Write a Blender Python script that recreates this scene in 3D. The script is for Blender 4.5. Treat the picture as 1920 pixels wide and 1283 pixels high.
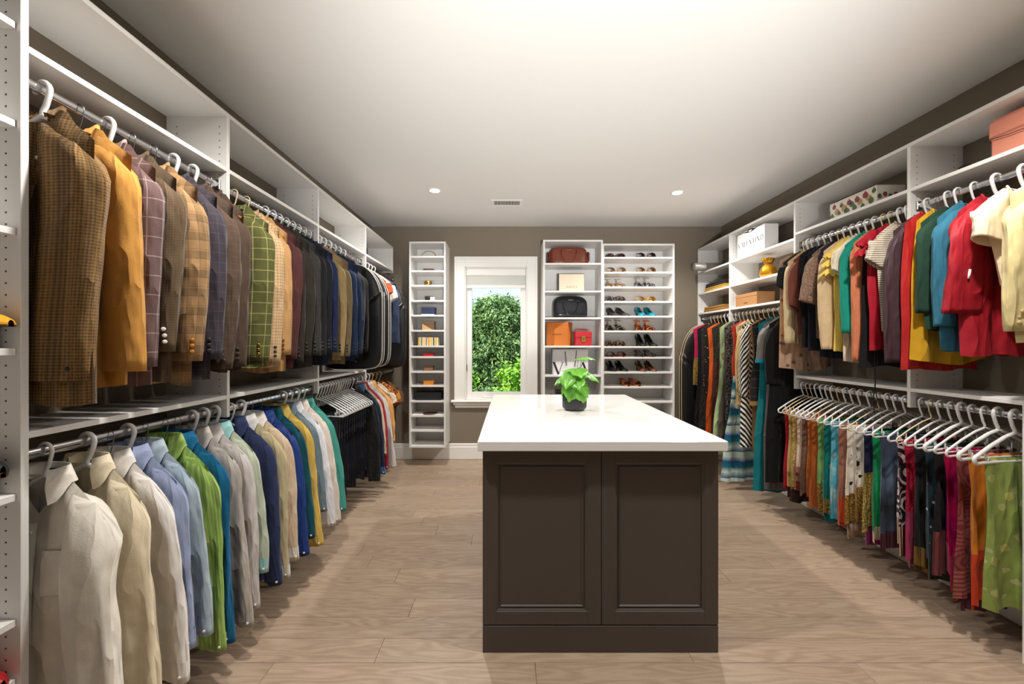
import bpy, math, random
import numpy as np
from mathutils import Vector
PI = math.pi
sc = bpy.context.scene
for o in list(bpy.data.objects): bpy.data.objects.remove(o)
COL = sc.collection
# ------------------------------------------------------------------ camera
H = 1.35                      # eye height
cam = bpy.data.cameras.new('camera'); co = bpy.data.objects.new('camera', cam); COL.objects.link(co)
co.location = (0, 0, H); co.rotation_euler = (PI/2, 0, 0)
cam.sensor_width = 36; cam.lens = 14.0; cam.shift_x = 2/1920; cam.shift_y = 1.5/1920; cam.clip_start = .02
sc.camera = co
# ------------------------------------------------------------------ sky, sun, exposure
wd = bpy.data.worlds.new('sky'); sc.world = wd; wd.use_nodes = True
wn = wd.node_tree.nodes; bg = wn['Background']
sky = wn.new('ShaderNodeTexSky'); sky.sky_type = 'NISHITA'; sky.sun_disc = False
sky.sun_elevation = math.radians(48); sky.sun_rotation = math.radians(215); sky.air_density = 1.0; sky.dust_density = .6
wd.node_tree.links.new(sky.outputs[0], bg.inputs[0]); bg.inputs[1].default_value = .2
sl = bpy.data.lights.new('sun', 'SUN'); sl.energy = 7.0; sl.angle = .01; sl.color = (1, .96, .88)
so = bpy.data.objects.new('sun', sl); COL.objects.link(so); so.rotation_euler = (math.radians(42), 0, math.radians(-33))
vs = sc.view_settings; vs.view_transform = 'Standard'; vs.look = 'None'; vs.gamma = 1; vs.use_curve_mapping = False; vs.exposure = .33
SPOT_E = 92; UP_E = 620

# ------------------------------------------------------------------ helpers
def lin(c):
    return tuple((v/255/12.92 if v/255 <= .04045 else ((v/255+.055)/1.055)**2.4) for v in c[:3]) + (1,)
class MB:
    def __init__(s): s.v = []; s.f = []; s.uv = []; s.n = 0; s.anyuv = False
    def add(s, V, F, UV=None):
        V = np.asarray(V, float).reshape(-1, 3); b = s.n
        s.v.append(V); s.f += [tuple(i+b for i in f) for f in F]; s.n += len(V)
        if UV is None: s.uv.append(V[:, [0, 2]])
        else: s.uv.append(np.asarray(UV, float).reshape(-1, 2)); s.anyuv = True
        return s
    def grid(s, P, UV=None, flip=False):
        P = np.asarray(P, float); nt, nu = P.shape[:2]; F = []
        for i in range(nt-1):
            for j in range(nu-1):
                a = i*nu+j; q = (a, a+1, a+nu+1, a+nu)
                F.append(q[::-1] if flip else q)
        return s.add(P, F, UV)
    def box(s, a, b, ch=0):
        (x0, y0, z0), (x1, y1, z1) = np.minimum(a, b), np.maximum(a, b)
        if ch <= 0:
            V = [(x, y, z) for z in (z0, z1) for y in (y0, y1) for x in (x0, x1)]
            return s.add(V, [(0, 2, 3, 1), (4, 5, 7, 6), (0, 1, 5, 4), (2, 6, 7, 3), (0, 4, 6, 2), (1, 3, 7, 5)])
        c = min(ch, .45*(x1-x0), .45*(y1-y0), .45*(z1-z0)); V = []; idx = {}
        for i, x in enumerate((x0, x1)):
            for j, y in enumerate((y0, y1)):
                for k, z in enumerate((z0, z1)):
                    dx, dy, dz = (c, -c)[i], (c, -c)[j], (c, -c)[k]
                    for ax, p in enumerate(((x, y+dy, z+dz), (x+dx, y, z+dz), (x+dx, y+dy, z))):
                        idx[i, j, k, ax] = len(V); V.append(p)
        F = []
        for ax in range(3):
            for sd in (0, 1):
                q = []
                for p in ((0, 0), (1, 0), (1, 1), (0, 1)):
                    key = list(p); key.insert(ax, sd); q.append(idx[(*key, ax)])
                F.append(q if (sd == 1) != (ax == 1) else q[::-1])
        for ax in range(3):
            o1, o2 = [a for a in range(3) if a != ax]
            for p in ((0, 0), (0, 1), (1, 0), (1, 1)):
                def kk(e, w):
                    key = [0, 0, 0]; key[ax] = e; key[o1] = p[0]; key[o2] = p[1]; return idx[(*key, w)]
                F.append((kk(0, o1), kk(1, o1), kk(1, o2), kk(0, o2)))
        for i in (0, 1):
            for j in (0, 1):
                for k in (0, 1): F.append((idx[i, j, k, 0], idx[i, j, k, 1], idx[i, j, k, 2]))
        return s.add(V, F)
    def tube(s, pts, r, n=8, closed=False, cap=True):
        P = np.array(pts, float); m = len(P); R = np.full(m, r, float) if np.isscalar(r) else np.array(r, float)
        if closed: T = np.roll(P, -1, 0)-np.roll(P, 1, 0)
        else: T = np.gradient(P, axis=0)
        T /= np.linalg.norm(T, axis=1)[:, None]+1e-12
        u = np.cross(T[0], (0, 0, 1)); 
        if np.linalg.norm(u) < 1e-3: u = np.cross(T[0], (0, 1, 0))
        u /= np.linalg.norm(u); a = np.arange(n)*2*PI/n; V = []
        for i in range(m):
            u = u-T[i]*np.dot(u, T[i]); u /= np.linalg.norm(u)+1e-12; w = np.cross(T[i], u)
            V.append(P[i]+R[i]*(np.cos(a)[:, None]*u+np.sin(a)[:, None]*w))
        V = np.concatenate(V); F = []
        for i in range(m if closed else m-1):
            i2 = (i+1) % m
            for j in range(n): F.append((i*n+j, i*n+(j+1) % n, i2*n+(j+1) % n, i2*n+j))
        if cap and not closed: F += [tuple(range(n))[::-1], tuple((m-1)*n+j for j in range(n))]
        return s.add(V, F)
    def lathe(s, prof, n=24, c=(0, 0, 0), axis='z', rmod=None):
        V = []; m = len(prof)
        for r, z in prof:
            for j in range(n):
                a = 2*PI*j/n; rr = r*(rmod(a) if rmod else 1); x, y = rr*math.cos(a), rr*math.sin(a)
                p = (x, y, z) if axis == 'z' else ((x, -z, y) if axis == 'y' else (z, x, y))
                V.append((p[0]+c[0], p[1]+c[1], p[2]+c[2]))
        F = [(i*n+j, i*n+(j+1) % n, (i+1)*n+(j+1) % n, (i+1)*n+j) for i in range(m-1) for j in range(n)]
        if prof[0][0] > 1e-6: F.append(tuple(range(n))[::-1])
        if prof[-1][0] > 1e-6: F.append(tuple((m-1)*n+j for j in range(n)))
        return s.add(V, F)
    def prism(s, poly, y0, y1):        # polygon in x,z extruded along y
        n = len(poly); V = [(x, y0, z) for x, z in poly]+[(x, y1, z) for x, z in poly]
        F = [tuple(range(n)), tuple(range(n, 2*n))[::-1]]+[((i+1) % n, i, i+n, (i+1) % n+n) for i in range(n)]
        return s.add(V, F)
    def mesh(s, name, mat, smooth=True):
        me = bpy.data.meshes.new(name); V = np.concatenate(s.v)
        me.from_pydata(V.tolist(), [], s.f)
        if s.anyuv:
            U = np.concatenate(s.uv); li = np.zeros(len(me.loops), np.int32); me.loops.foreach_get('vertex_index', li)
            ul = me.uv_layers.new(name='UVMap'); ul.data.foreach_set('uv', U[li].astype(np.float32).ravel())
        me.materials.append(mat)
        if smooth: me.polygons.foreach_set('use_smooth', [True]*len(me.polygons))
        me.update()
        return me
    def obj(s, name, mat, parent=None, smooth=True):
        return link(name, s.mesh(name, mat, smooth), parent)
def link(name, me, parent=None):
    o = bpy.data.objects.new(name, me); COL.objects.link(o)
    if parent is not None: o.parent = parent
    return o
def tag(o, label, cat, group=None):
    o['label'] = label; o['category'] = cat
    if group: o['group'] = group
    return o
def thing(name, label, cat, loc=(0, 0, 0), rz=0, group=None):
    o = bpy.data.objects.new(name, None); COL.objects.link(o); o.location = loc; o.rotation_euler = (0, 0, rz); o.empty_display_size = .05
    return tag(o, label, cat, group)
def struct(o): o['kind'] = 'structure'; return o
def flat(mb, name, mat, parent=None): return mb.obj(name, mat, parent, False)
def sst(x):
    x = np.clip(x, 0, 1); return x*x*(3-2*x)

# ------------------------------------------------------------------ materials
class NT:
    def __init__(s, name):
        s.m = bpy.data.materials.new(name); s.m.use_nodes = True; s.t = s.m.node_tree; s.N = s.t.nodes; s.p = s.N['Principled BSDF']
    def n(s, typ, **k):
        q = s.N.new('ShaderNode'+typ)
        for a, v in k.items(): setattr(q, a, v)
        return q
    def set(s, sock, v):
        if hasattr(v, 'is_linked') or isinstance(v, bpy.types.NodeSocket): s.t.links.new(v, sock)
        else: sock.default_value = v
    def math(s, op, a, b=0.0, c=0.0):
        q = s.n('Math', operation=op); s.set(q.inputs[0], a); s.set(q.inputs[1], b); s.set(q.inputs[2], c); return q.outputs[0]
    def mix(s, f, a, b):
        q = s.n('Mix', data_type='RGBA'); s.set(q.inputs[0], f); s.set(q.inputs[6], a); s.set(q.inputs[7], b); return q.outputs[2]
    def noise(s, vec, scale, detail=3, rough=.5):
        q = s.n('TexNoise'); s.set(q.inputs['Vector'], vec); q.inputs['Scale'].default_value = scale; q.inputs['Detail'].default_value = detail; q.inputs['Roughness'].default_value = rough; return q.outputs[0]
    def ramp(s, f, stops, const=False):
        q = s.n('ValToRGB'); e = q.color_ramp.elements
        if const: q.color_ramp.interpolation = 'CONSTANT'
        while len(e) < len(stops): e.new(.5)
        for i, (p, c) in enumerate(stops): e[i].position = p; e[i].color = c
        s.set(q.inputs[0], f); return q.outputs[0]
    def bump(s, h, strength, dist=.002):
        q = s.n('Bump'); q.inputs['Strength'].default_value = strength; q.inputs['Distance'].default_value = dist; s.set(q.inputs['Height'], h); s.t.links.new(q.outputs[0], s.p.inputs['Normal'])
def plain(name, c, rough=.5, metal=0, spec=.5, bump=0, bscale=80, coat=0):
    t = NT(name); t.p.inputs['Base Color'].default_value = lin(c); t.p.inputs['Roughness'].default_value = rough; t.p.inputs['Metallic'].default_value = metal
    t.p.inputs['Specular IOR Level'].default_value = spec; t.p.inputs['Coat Weight'].default_value = coat
    if bump:
        q = t.n('TexCoord'); t.bump(t.noise(q.outputs['Object'], bscale, 4), bump)
    return t.m
_fc = {}
def fab(pat, c1, c2=None, c3=None, s=1.0, rough=.88):
    key = (pat, c1, c2, c3, s, rough)
    if key in _fc: return _fc[key]
    t = NT('fabric_'+pat); uvn = t.n('UVMap'); uv = uvn.outputs[0]
    sx = t.n('SeparateXYZ'); t.set(sx.inputs[0], uv); u, v = sx.outputs[0], sx.outputs[1]
    def lin(c, _l=globals()['lin']):      # slightly muted dyes
        g_ = .3*c[0]+.55*c[1]+.15*c[2]; return _l([max(0, (v*.91+g_*.09)*.96) for v in c])
    A = lin(c1); B = lin(c2) if c2 else A; C = lin(c3) if c3 else B
    fr = lambda x, per: t.math('FRACT', t.math('DIVIDE', x, per))
    line = lambda x, per, th: t.math('LESS_THAN', fr(x, per), th)
    if pat == 'plain': col = A
    elif pat == 'tweed':
        a = line(u, .009*s, .5); b = line(v, .009*s, .5); f = t.math('MULTIPLY', t.math('ADD', a, b), .5)
        nz = t.noise(uv, 90, 2); f = t.math('MULTIPLY', f, t.math('MULTIPLY_ADD', nz, 1.4, .1))
        band = t.math('MULTIPLY', line(u, .06*s, .4), .35); col = t.mix(t.math('ADD', f, band), A, B)
    elif pat == 'pane':
        f = t.math('MAXIMUM', line(u, .055*s, .055), line(v, .055*s, .055)); col = t.mix(t.math('MULTIPLY', f, .8), A, B)
    elif pat == 'plaid':
        a = line(u, .07*s, .42); b = line(v, .07*s, .42); f = t.math('MULTIPLY', t.math('ADD', a, b), .42)
        g = t.math('MAXIMUM', line(u, .035*s, .06), line(v, .035*s, .06)); col = t.mix(t.math('MULTIPLY', g, .5), t.mix(f, A, B), C)
    elif pat == 'check':
        f = t.math('MULTIPLY', t.math('ADD', line(u, .012*s, .3), line(v, .012*s, .3)), .5); col = t.mix(f, A, B)
    elif pat == 'stripe': col = t.mix(line(u, .02*s, .45), A, B)
    elif pat == 'hstripe': col = t.mix(line(v, .02*s, .45), A, B)
    elif pat == 'diag': col = t.mix(line(t.math('ADD', u, t.math('MULTIPLY', v, .8)), .022*s, .5), A, B)
    elif pat == 'print':
        col = t.ramp(t.noise(uv, 18/s, 2), [(0, A), (.47, B), (.6, C)], True)
    elif pat == 'tiedye':
        col = t.ramp(t.noise(uv, 11/s, 4, .6), [(.3, A), (.5, B), (.68, C)])
    elif pat == 'floral':
        q = t.n('TexVoronoi'); t.set(q.inputs['Vector'], uv); q.inputs['Scale'].default_value = 14/s
        f = t.math('ADD', q.outputs['Distance'], t.math('MULTIPLY', t.noise(uv, 50/s, 2), .35)); col = t.ramp(f, [(0, C), (.33, B), (.47, A)], True)
    elif pat == 'paisley':
        q = t.n('TexVoronoi'); t.set(q.inputs['Vector'], uv); q.inputs['Scale'].default_value = 13/s
        f = t.math('SINE', t.math('MULTIPLY', q.outputs['Distance'], 42)); col = t.mix(t.math('GREATER_THAN', f, .25), A, B)
    elif pat == 'lace':
        q = t.n('TexVoronoi'); q.feature = 'DISTANCE_TO_EDGE'; t.set(q.inputs['Vector'], uv); q.inputs['Scale'].default_value = 60/s
        col = t.mix(t.math('GREATER_THAN', q.outputs['Distance'], .12), B, A)
    elif pat == 'dots':
        q = t.n('TexVoronoi'); t.set(q.inputs['Vector'], uv); q.inputs['Scale'].default_value = 26/s; q.inputs['Randomness'].default_value = .7
        col = t.mix(t.math('LESS_THAN', q.outputs['Distance'], .17), A, B)
    elif pat == 'bands':     # wide soft dyed bands across
        col = t.ramp(t.math('MULTIPLY_ADD', t.noise(uv, 9, 2), .18, fr(v, .3*s)), [(.1, A), (.3, B), (.5, C), (.72, A), (.9, B)])
    mpn = t.n('Mapping'); mpn.inputs['Scale'].default_value = (1, .36, 1); t.set(mpn.inputs[0], uv); cre = t.noise(mpn.outputs[0], 10, 2, .45); cre = t.math('ABSOLUTE', t.math('SUBTRACT', cre, .5))
    nz = t.noise(uv, 24, 3); mul = t.math('MULTIPLY_ADD', nz, .3, .85)
    q = t.n('Mix', data_type='RGBA', blend_type='MULTIPLY'); q.inputs[0].default_value = 1; t.set(q.inputs[6], col)
    cc = t.n('CombineColor'); [t.set(cc.inputs[i], mul) for i in range(3)]; t.set(q.inputs[7], cc.outputs[0])
    t.set(t.p.inputs['Base Color'], q.outputs[2]); t.p.inputs['Roughness'].default_value = rough
    t.p.inputs['Specular IOR Level'].default_value = .25
    if rough > .6: t.p.inputs['Sheen Weight'].default_value = .06
    t.bump(t.math('ADD', t.math('MULTIPLY', cre, 2.2), t.math('MULTIPLY', t.noise(uv, 220, 2, .5), .025)), 1.0, .022)
    _fc[key] = t.m; return t.m

M = {}
M['white'] = plain('white_melamine', (232, 231, 229), .42, bump=.04, bscale=200)
M['trimw'] = plain('white_trim_paint', (240, 239, 236), .35)
M['ceil'] = plain('ceiling_paint', (232, 231, 229), .9, spec=.2, bump=.08, bscale=300)
M['wall'] = plain('taupe_wall_paint', (130, 120, 106), .8, spec=.3, bump=.06, bscale=250)
M['chrome'] = plain('chrome', (205, 205, 208), .18, 1)
M['steel'] = plain('brushed_steel', (150, 150, 152), .35, 1)
M['dark'] = plain('dark_metal', (58, 54, 50), .45, .3)
M['black'] = plain('black_plastic', (22, 22, 23), .4)
M['hole'] = plain('drilled_hole', (70, 68, 66), .9)
M['quartz'] = plain('white_quartz', (238, 238, 236), .1, spec=.5)
M['island'] = plain('brown_grey_lacquer', (78, 71, 66), .42, bump=.03, bscale=150)
M['plastic'] = plain('white_hanger_plastic', (226, 226, 226), .35)
M['plasticb'] = plain('pale_blue_hanger_plastic', (205, 216, 226), .3)
M['cream'] = plain('cream_hanger_plastic', (222, 205, 170), .4)
M['wood'] = plain('varnished_hanger_wood', (150, 92, 44), .35, bump=.1)
M['gold'] = plain('gold_metal', (205, 160, 70), .25, 1)
M['soil'] = plain('soil', (40, 30, 22), .95, bump=.5, bscale=120)
M['pot'] = plain('black_ceramic', (44, 44, 47), .38)
def wood_floor():
    t = NT('oak_plank'); tc = t.n('TexCoord'); oi = t.n('ObjectInfo'); mp = t.n('Mapping'); mp.inputs['Scale'].default_value = (1.0, 7.5, 1)
    ad = t.n('VectorMath', operation='ADD'); t.set(ad.inputs[0], tc.outputs['Object']); 
    cb = t.n('CombineXYZ'); t.set(cb.inputs[0], t.math('MULTIPLY', oi.outputs['Random'], 37)); t.set(cb.inputs[1], t.math('MULTIPLY', oi.outputs['Random'], 11)); t.set(ad.inputs[1], cb.outputs[0])
    t.set(mp.inputs[0], ad.outputs[0]); v = mp.outputs[0]
    n1 = t.noise(v, 1.3, 2, .45)
    rings = t.math('SINE', t.math('MULTIPLY', n1, 75)); rings = t.math('MULTIPLY_ADD', rings, .5, .5)
    fine = t.noise(v, 22, 4, .7); big = t.noise(v, .7, 2)
    f = t.math('ADD', t.math('MULTIPLY', rings, .22), t.math('ADD', t.math('MULTIPLY', fine, .4), t.math('MULTIPLY', big, .45)))
    col = t.ramp(f, [(.25, lin((146, 122, 101))), (.55, lin((170, 146, 123))), (.85, lin((186, 164, 142)))])
    kn = t.n('TexVoronoi'); t.set(kn.inputs['Vector'], ad.outputs[0]); kn.inputs['Scale'].default_value = 2.1
    col = t.mix(t.math('MULTIPLY', t.math('LESS_THAN', kn.outputs['Distance'], .034), .55), col, lin((84, 62, 46)))
    hs = t.n('HueSaturation'); t.set(hs.inputs['Color'], col); t.set(hs.inputs['Value'], t.math('MULTIPLY_ADD', oi.outputs['Random'], .16, .90)); hs.inputs['Saturation'].default_value = .92
    t.set(t.p.inputs['Base Color'], hs.outputs[0]); t.p.inputs['Roughness'].default_value = .38; t.p.inputs['Specular IOR Level'].default_value = .35
    t.bump(f, .15, .002); return t.m
M['oak'] = wood_floor()
def emit(name, c, e):
    t = NT(name); t.p.inputs['Emission Color'].default_value = lin(c); t.p.inputs['Emission Strength'].default_value = e; return t.m
M['lamp'] = emit('lamp_lens', (255, 246, 228), 14)
def glass():
    t = NT('window_glass'); o = t.N['Material Output']; tr = t.n('BsdfTransparent'); gl = t.n('BsdfGlossy'); gl.inputs['Roughness'].default_value = .02
    fz = t.n('Fresnel'); fz.inputs[0].default_value = 1.35; mx = t.n('MixShader'); t.t.links.new(fz.outputs[0], mx.inputs[0]); t.t.links.new(tr.outputs[0], mx.inputs[1]); t.t.links.new(gl.outputs[0], mx.inputs[2]); t.t.links.new(mx.outputs[0], o.inputs[0]); return t.m
M['glass'] = glass()
def shade_mat():
    t = NT('roller_shade_fabric'); o = t.N['Material Output']; a = t.n('BsdfTranslucent'); a.inputs[0].default_value = lin((245, 244, 240)); t.p.inputs['Base Color'].default_value = lin((240, 239, 236)); t.p.inputs['Roughness'].default_value = .9
    mx = t.n('MixShader'); mx.inputs[0].default_value = .5; t.t.links.new(t.p.outputs[0], mx.inputs[1]); t.t.links.new(a.outputs[0], mx.inputs[2]); t.t.links.new(mx.outputs[0], o.inputs[0]); return t.m
M['shade'] = shade_mat()
def leafmat(name, a, b):
    t = NT(name); oi = t.n('TexCoord'); n = t.noise(oi.outputs['Object'], 3.5, 3); t.set(t.p.inputs['Base Color'], t.ramp(n, [(.35, lin(a)), (.65, lin(b))])); t.p.inputs['Roughness'].default_value = .5
    t.p.inputs['Specular IOR Level'].default_value = .3; return t.m
# ------------------------------------------------------------------ room shell
XWL, XWR, YB, YF, ZC = -1.615, 2.44, 4.62, -1.4, 2.70
XL, XR = -1.33, 2.155          # front planes of the closet runs
rng = random.Random(7)
fl = MB().box((XWL-.1, YF-.1, -.12), (XWR+.1, YB+.1, -.0145)).obj('floor', plain('subfloor', (60, 48, 38), .9), None, False); struct(fl)
PW = .14; row = 0; y = YF
pm = {}
while y < YB-1e-4:
    x = XWL - rng.uniform(0, 1.4); y1 = min(y+PW, YB)
    while x < XWR:
        L = rng.choice((1.1, 1.35, 1.6, 1.9)); a, b = max(x, XWL), min(x+L, XWR)
        if b-a > .05:
            c = .0012
            m = MB().box((-(b-a)/2+.0006, -(y1-y)/2+.0006, -.014), ((b-a)/2-.0006, (y1-y)/2-.0006, 0), c)
            o = flat(m, 'plank', M['oak'], fl); o.location = ((a+b)/2, (y+y1)/2, 0)
        x += L
    y += PW
struct(MB().box((XWL-.1, YF-.1, ZC), (XWR+.1, YB+.1, ZC+.1)).obj('ceiling', M['ceil'], None, False))
struct(MB().box((XWL-.1, YF-.1, -.015), (XWL, YB+.1, ZC)).obj('wall_left', M['wall'], None, False))
struct(MB().box((XWR, YF-.1, -.015), (XWR+.1, YB+.1, ZC)).obj('wall_right', M['wall'], None, False))
def wall_with_hole(name, y0, y1, hx0, hx1, hz0, hz1):
    m = MB(); z0 = -.015
    m.box((XWL, y0, z0), (hx0, y1, ZC)); m.box((hx1, y0, z0), (XWR, y1, ZC)); m.box((hx0, y0, z0), (hx1, y1, hz0)); m.box((hx0, y0, hz1), (hx1, y1, ZC))
    return struct(flat(m, name, M['wall']))
WX0, WX1, WZ0, WZ1 = -.532, .186, .69, 2.225
wall_with_hole('wall_back', YB, YB+.16, WX0, WX1, WZ0, WZ1)
struct(MB().box((XWL, YF-.1, -.015), (XWR, YF, ZC)).obj('wall_front', M['wall'], None, False))
# baseboards
def baseboard(name, pts):
    m = MB()
    for (a, b) in pts: m.box(a, b, .006)
    return struct(flat(m, name, M['trimw']))
baseboard('baseboard_back', [((XWL, YB-.018, 0), (XWR, YB, .15)), ((XWL, YB-.013, .15), (XWR, YB, .185))])
baseboard('baseboard_left', [((XWL, YF, 0), (XWL+.018, YB-.018, .15)), ((XWL, YF, .15), (XWL+.013, YB-.018, .185))])
baseboard('baseboard_right', [((XWR-.018, YF, 0), (XWR, YB-.018, .15)), ((XWR-.013, YF, .15), (XWR, YB-.018, .185))])
# window in the back wall
W = thing('window_1', 'white casement window with a raised roller shade and green trees outside', 'window', ((WX0+WX1)/2, YB, WZ0)); struct(W)
def wpart(name, boxes, mat, parent=W, ch=.003):
    m = MB()
    for a, b in boxes: m.box(np.array(a)-np.array(W.location), np.array(b)-np.array(W.location), ch)
    return flat(m, name, mat, parent)
cw = .115
for nm, a, b in (('casing', (WX0-cw, YB-.02, WZ0), (WX0, YB, WZ1+cw)), ('casing', (WX1, YB-.02, WZ0), (WX1+cw, YB, WZ1+cw)), ('casing', (WX0, YB-.02, WZ1), (WX1, YB, WZ1+cw))):
    wpart(nm, [(a, b)], M['trimw'])
wpart('casing_moulding', [((WX0-cw-.006, YB-.032, WZ0), (WX0-cw+.02, YB, WZ1+cw+.006)), ((WX1+cw-.02, YB-.032, WZ0), (WX1+cw+.006, YB, WZ1+cw+.006)), ((WX0-cw+.02, YB-.032, WZ1+cw-.02), (WX1+cw-.02, YB, WZ1+cw+.006))], M['trimw'])
wpart('jamb', [((WX0, YB-.005, WZ0), (WX0+.012, YB+.16, WZ1)), ((WX1-.012, YB-.005, WZ0), (WX1, YB+.16, WZ1)), ((WX0, YB-.005, WZ1-.012), (WX1, YB+.16, WZ1)), ((WX0, YB-.005, WZ0), (WX1, YB+.16, WZ0+.014))], M['trimw'])
wpart('sill', [((WX0-cw-.045, YB-.065, WZ0-.028), (WX1+cw+.045, YB+.01, WZ0))], M['trimw'], ch=.01)
wpart('apron', [((WX0-cw-.02, YB-.035, WZ0-.06), (WX1+cw+.02, YB, WZ0-.028)), ((WX0-cw, YB-.018, WZ0-.095), (WX1+cw, YB, WZ0-.06))], M['trimw'], ch=.006)
gx0, gx1, gz0, gz1 = -.458, .113, .775, 2.13
sash = wpart('sash', [((WX0+.012, YB+.05, WZ0+.014), (gx0, YB+.10, WZ1-.012)), ((gx1, YB+.05, WZ0+.014), (WX1-.012, YB+.10, WZ1-.012)), ((gx0, YB+.05, WZ0+.014), (gx1, YB+.10, gz0)), ((gx0, YB+.05, gz1), (gx1, YB+.10, WZ1-.012))], M['trimw'])
wpart('pane', [((gx0-.004, YB+.074, gz0-.004), (gx1+.004, YB+.078, gz1+.004))], M['glass'], sash, 0)
wpart('crank_handle', [((-.32, YB+.028, WZ0+.016), (-.2, YB+.05, WZ0+.03)), ((-.33, YB+.03, WZ0+.02), (-.3, YB+.055, WZ0+.045))], M['trimw'])
wpart('latch', [((WX0+.006, YB+.02, 1.02), (WX0+.02, YB+.05, 1.10))], M['steel'])
sh = wpart('roller_shade', [((WX0+.016, YB+.012, 1.995), (WX1-.016, YB+.016, 2.17))], M['shade'], ch=0)
wpart('shade_cassette', [((WX0+.014, YB-.002, 2.13), (WX1-.014, YB+.05, 2.212))], M['trimw'], sh, .008)
wpart('shade_bottom_rail', [((WX0+.016, YB+.006, 1.985), (WX1-.016, YB+.022, 2.02))], M['trimw'], sh, .004)
# ceiling register and recessed lamps
v = thing('ceiling_vent', 'small white slotted air vent set in the ceiling', 'vent', (-.04, 3.84, ZC))
flat(MB().box((-.15, -.085, -.005), (.15, -.058, 0), .002).box((-.15, .058, -.005), (.15, .085, 0), .002).box((-.15, -.058, -.005), (-.125, .058, 0), .002).box((.125, -.058, -.005), (.15, .058, 0), .002), 'frame', M['trimw'], v)
flat(MB().box((-.125, -.058, -.001), (.125, .058, 0)), 'backing', M['black'], v)
m = MB()
for k in range(17): m.box((-.122+k*.0152, -.058, -.005), (-.1165+k*.0152, .058, -.001))
flat(m, 'slat', M['trimw'], v)
LAMPS = [(-.675, 3.53, 'the tall narrow shelf tower'), (1.495, 3.58, 'the dress rail'), (-.675, 1.3, 'the suits'), (1.495, 1.3, 'the blouses')]
for lx, ly, near in LAMPS:
    d = thing('recessed_light', 'round recessed ceiling light near '+near, 'light', (lx, ly, ZC), 0, 'recessed ceiling lights')
    MB().lathe([(.058, 0), (.056, -.004), (.046, -.005), (.042, -.002), (.042, 0)], 28).obj('trim_ring', M['trimw'], d)
    MB().lathe([(.0415, -.0005), (.03, -.0035), (.015, -.005), (1e-7, -.0055)], 24).obj('lens', M['lamp'], d)
    l = bpy.data.lights.new('recessed_light_lamp', 'SPOT'); l.energy = SPOT_E; l.spot_size = math.radians(150); l.spot_blend = .7; l.shadow_soft_size = .04; l.color = (1, .945, .87)
    lo = bpy.data.objects.new('lamp', l); COL.objects.link(lo); lo.parent = d; lo.location = (0, 0, -.03)

# unseen fill lamp on a tripod, added behind the camera to brighten the ceiling
UL = thing('added_fill_lamp', 'added unseen fill lamp on a black tripod, tilted towards the ceiling', 'lamp', (.4, -1.1, 0))
MB().tube([(0, 0, .25), (0, 0, 1.0)], .011, 10).obj('pole', M['black'], UL)
for k in range(3):
    a = PI/2+k*2*PI/3; MB().tube([(0, 0, .55), (.32*math.cos(a), .32*math.sin(a), .012)], .009, 8).obj('leg', M['black'], UL)
hd = MB().lathe([(.02, -.16), (.06, -.15), (.075, -.04), (.13, 0), (.128, 0), (.07, -.038)], 28).obj('shade', M['black'], UL)
hd.location = (0, 0, 1.1); hd.rotation_euler = (-math.radians(40), 0, 0)
l = bpy.data.lights.new('added_ceiling_fill', 'SPOT'); l.energy = UP_E; l.spot_size = math.radians(60); l.spot_blend = .9; l.shadow_soft_size = .12; l.color = (1, .985, .96)
lo = bpy.data.objects.new('lamp', l); COL.objects.link(lo); lo.parent = UL; lo.location = (0, .02, 1.12); lo.rotation_euler = (PI/2+math.radians(27), 0, 0)
# ------------------------------------------------------------------ closet runs
TH = .019
def panel(par, name, a, b, mat=None, ch=.0012):
    return flat(MB().box(a, b, ch), name, mat or M['white'], par)
def holes(par, xs, z0, z1, yface):
    m = MB(); z = z0
    while z < z1:
        for x in xs: m.add([(x-.0025, yface, z-.0025), (x+.0025, yface, z-.0025), (x+.0025, yface, z+.0025), (x-.0025, yface, z+.0025)], [(0, 1, 2, 3)])
        z += .032
    o = flat(m, 'pin_holes', M['hole'], par); o['kind'] = 'stuff'; return o
def rod(par, x, z, y0, y1):
    a = np.arange(16)*2*PI/16; P = []
    for yy in (y0, y1): P.append(np.stack([x+.0075*np.cos(a), np.full(16, yy), z+.015*np.sin(a)], 1))
    V = np.concatenate(P); F = [(j, (j+1) % 16, 16+(j+1) % 16, 16+j) for j in range(16)]
    r = MB().add(V, F).obj('hanging_rod', M['chrome'], par)
    for yy, s in ((y0, 1), (y1, -1)):
        MB().box((x-.013, yy, z-.024), (x+.013, yy+s*.012, z+.024), .003).obj('rod_bracket', M['steel'], r, False)
    return r
def divider(par, xa, xb, yc, z0, z1, side):
    p = panel(par, 'divider_panel', (xa, yc-TH/2, z0), (xb, yc+TH/2, z1))
    xf = xb-.035 if side > 0 else xa+.035; xr = xa+.05 if side > 0 else xb-.05
    for yf in (yc-TH/2-.0004, yc+TH/2+.0004): holes(p, (xf, xr), z0+.05, z1-.04, yf)
    return p
def rail(par, x, y0, y1, z):
    panel(par, 'wall_rail', (x-.006, y0, z-.022), (x+.006, y1, z+.022), M['steel'])
    for yy in (y0+.03, y1-.03): panel(par, 'rail_bracket', (x-.02, yy-.025, z-.03), (x+.02, yy+.025, z+.03), M['dark'])
ZT = 2.43; ZS = 2.17; ZM = 1.105; ZRU, ZRL = 2.088, 1.032
LY = [1.09, 1.875, 2.752, 3.653, 4.495]
CL = thing('hanging_closet', 'white wall hung closet with double rails holding suits and shirts', 'closet', (0, 0, 0))
A, B = XWL, XL
panel(CL, 'end_panel', (A, LY[0]-TH/2, 0), (B, LY[0]+TH/2, ZT))
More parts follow.
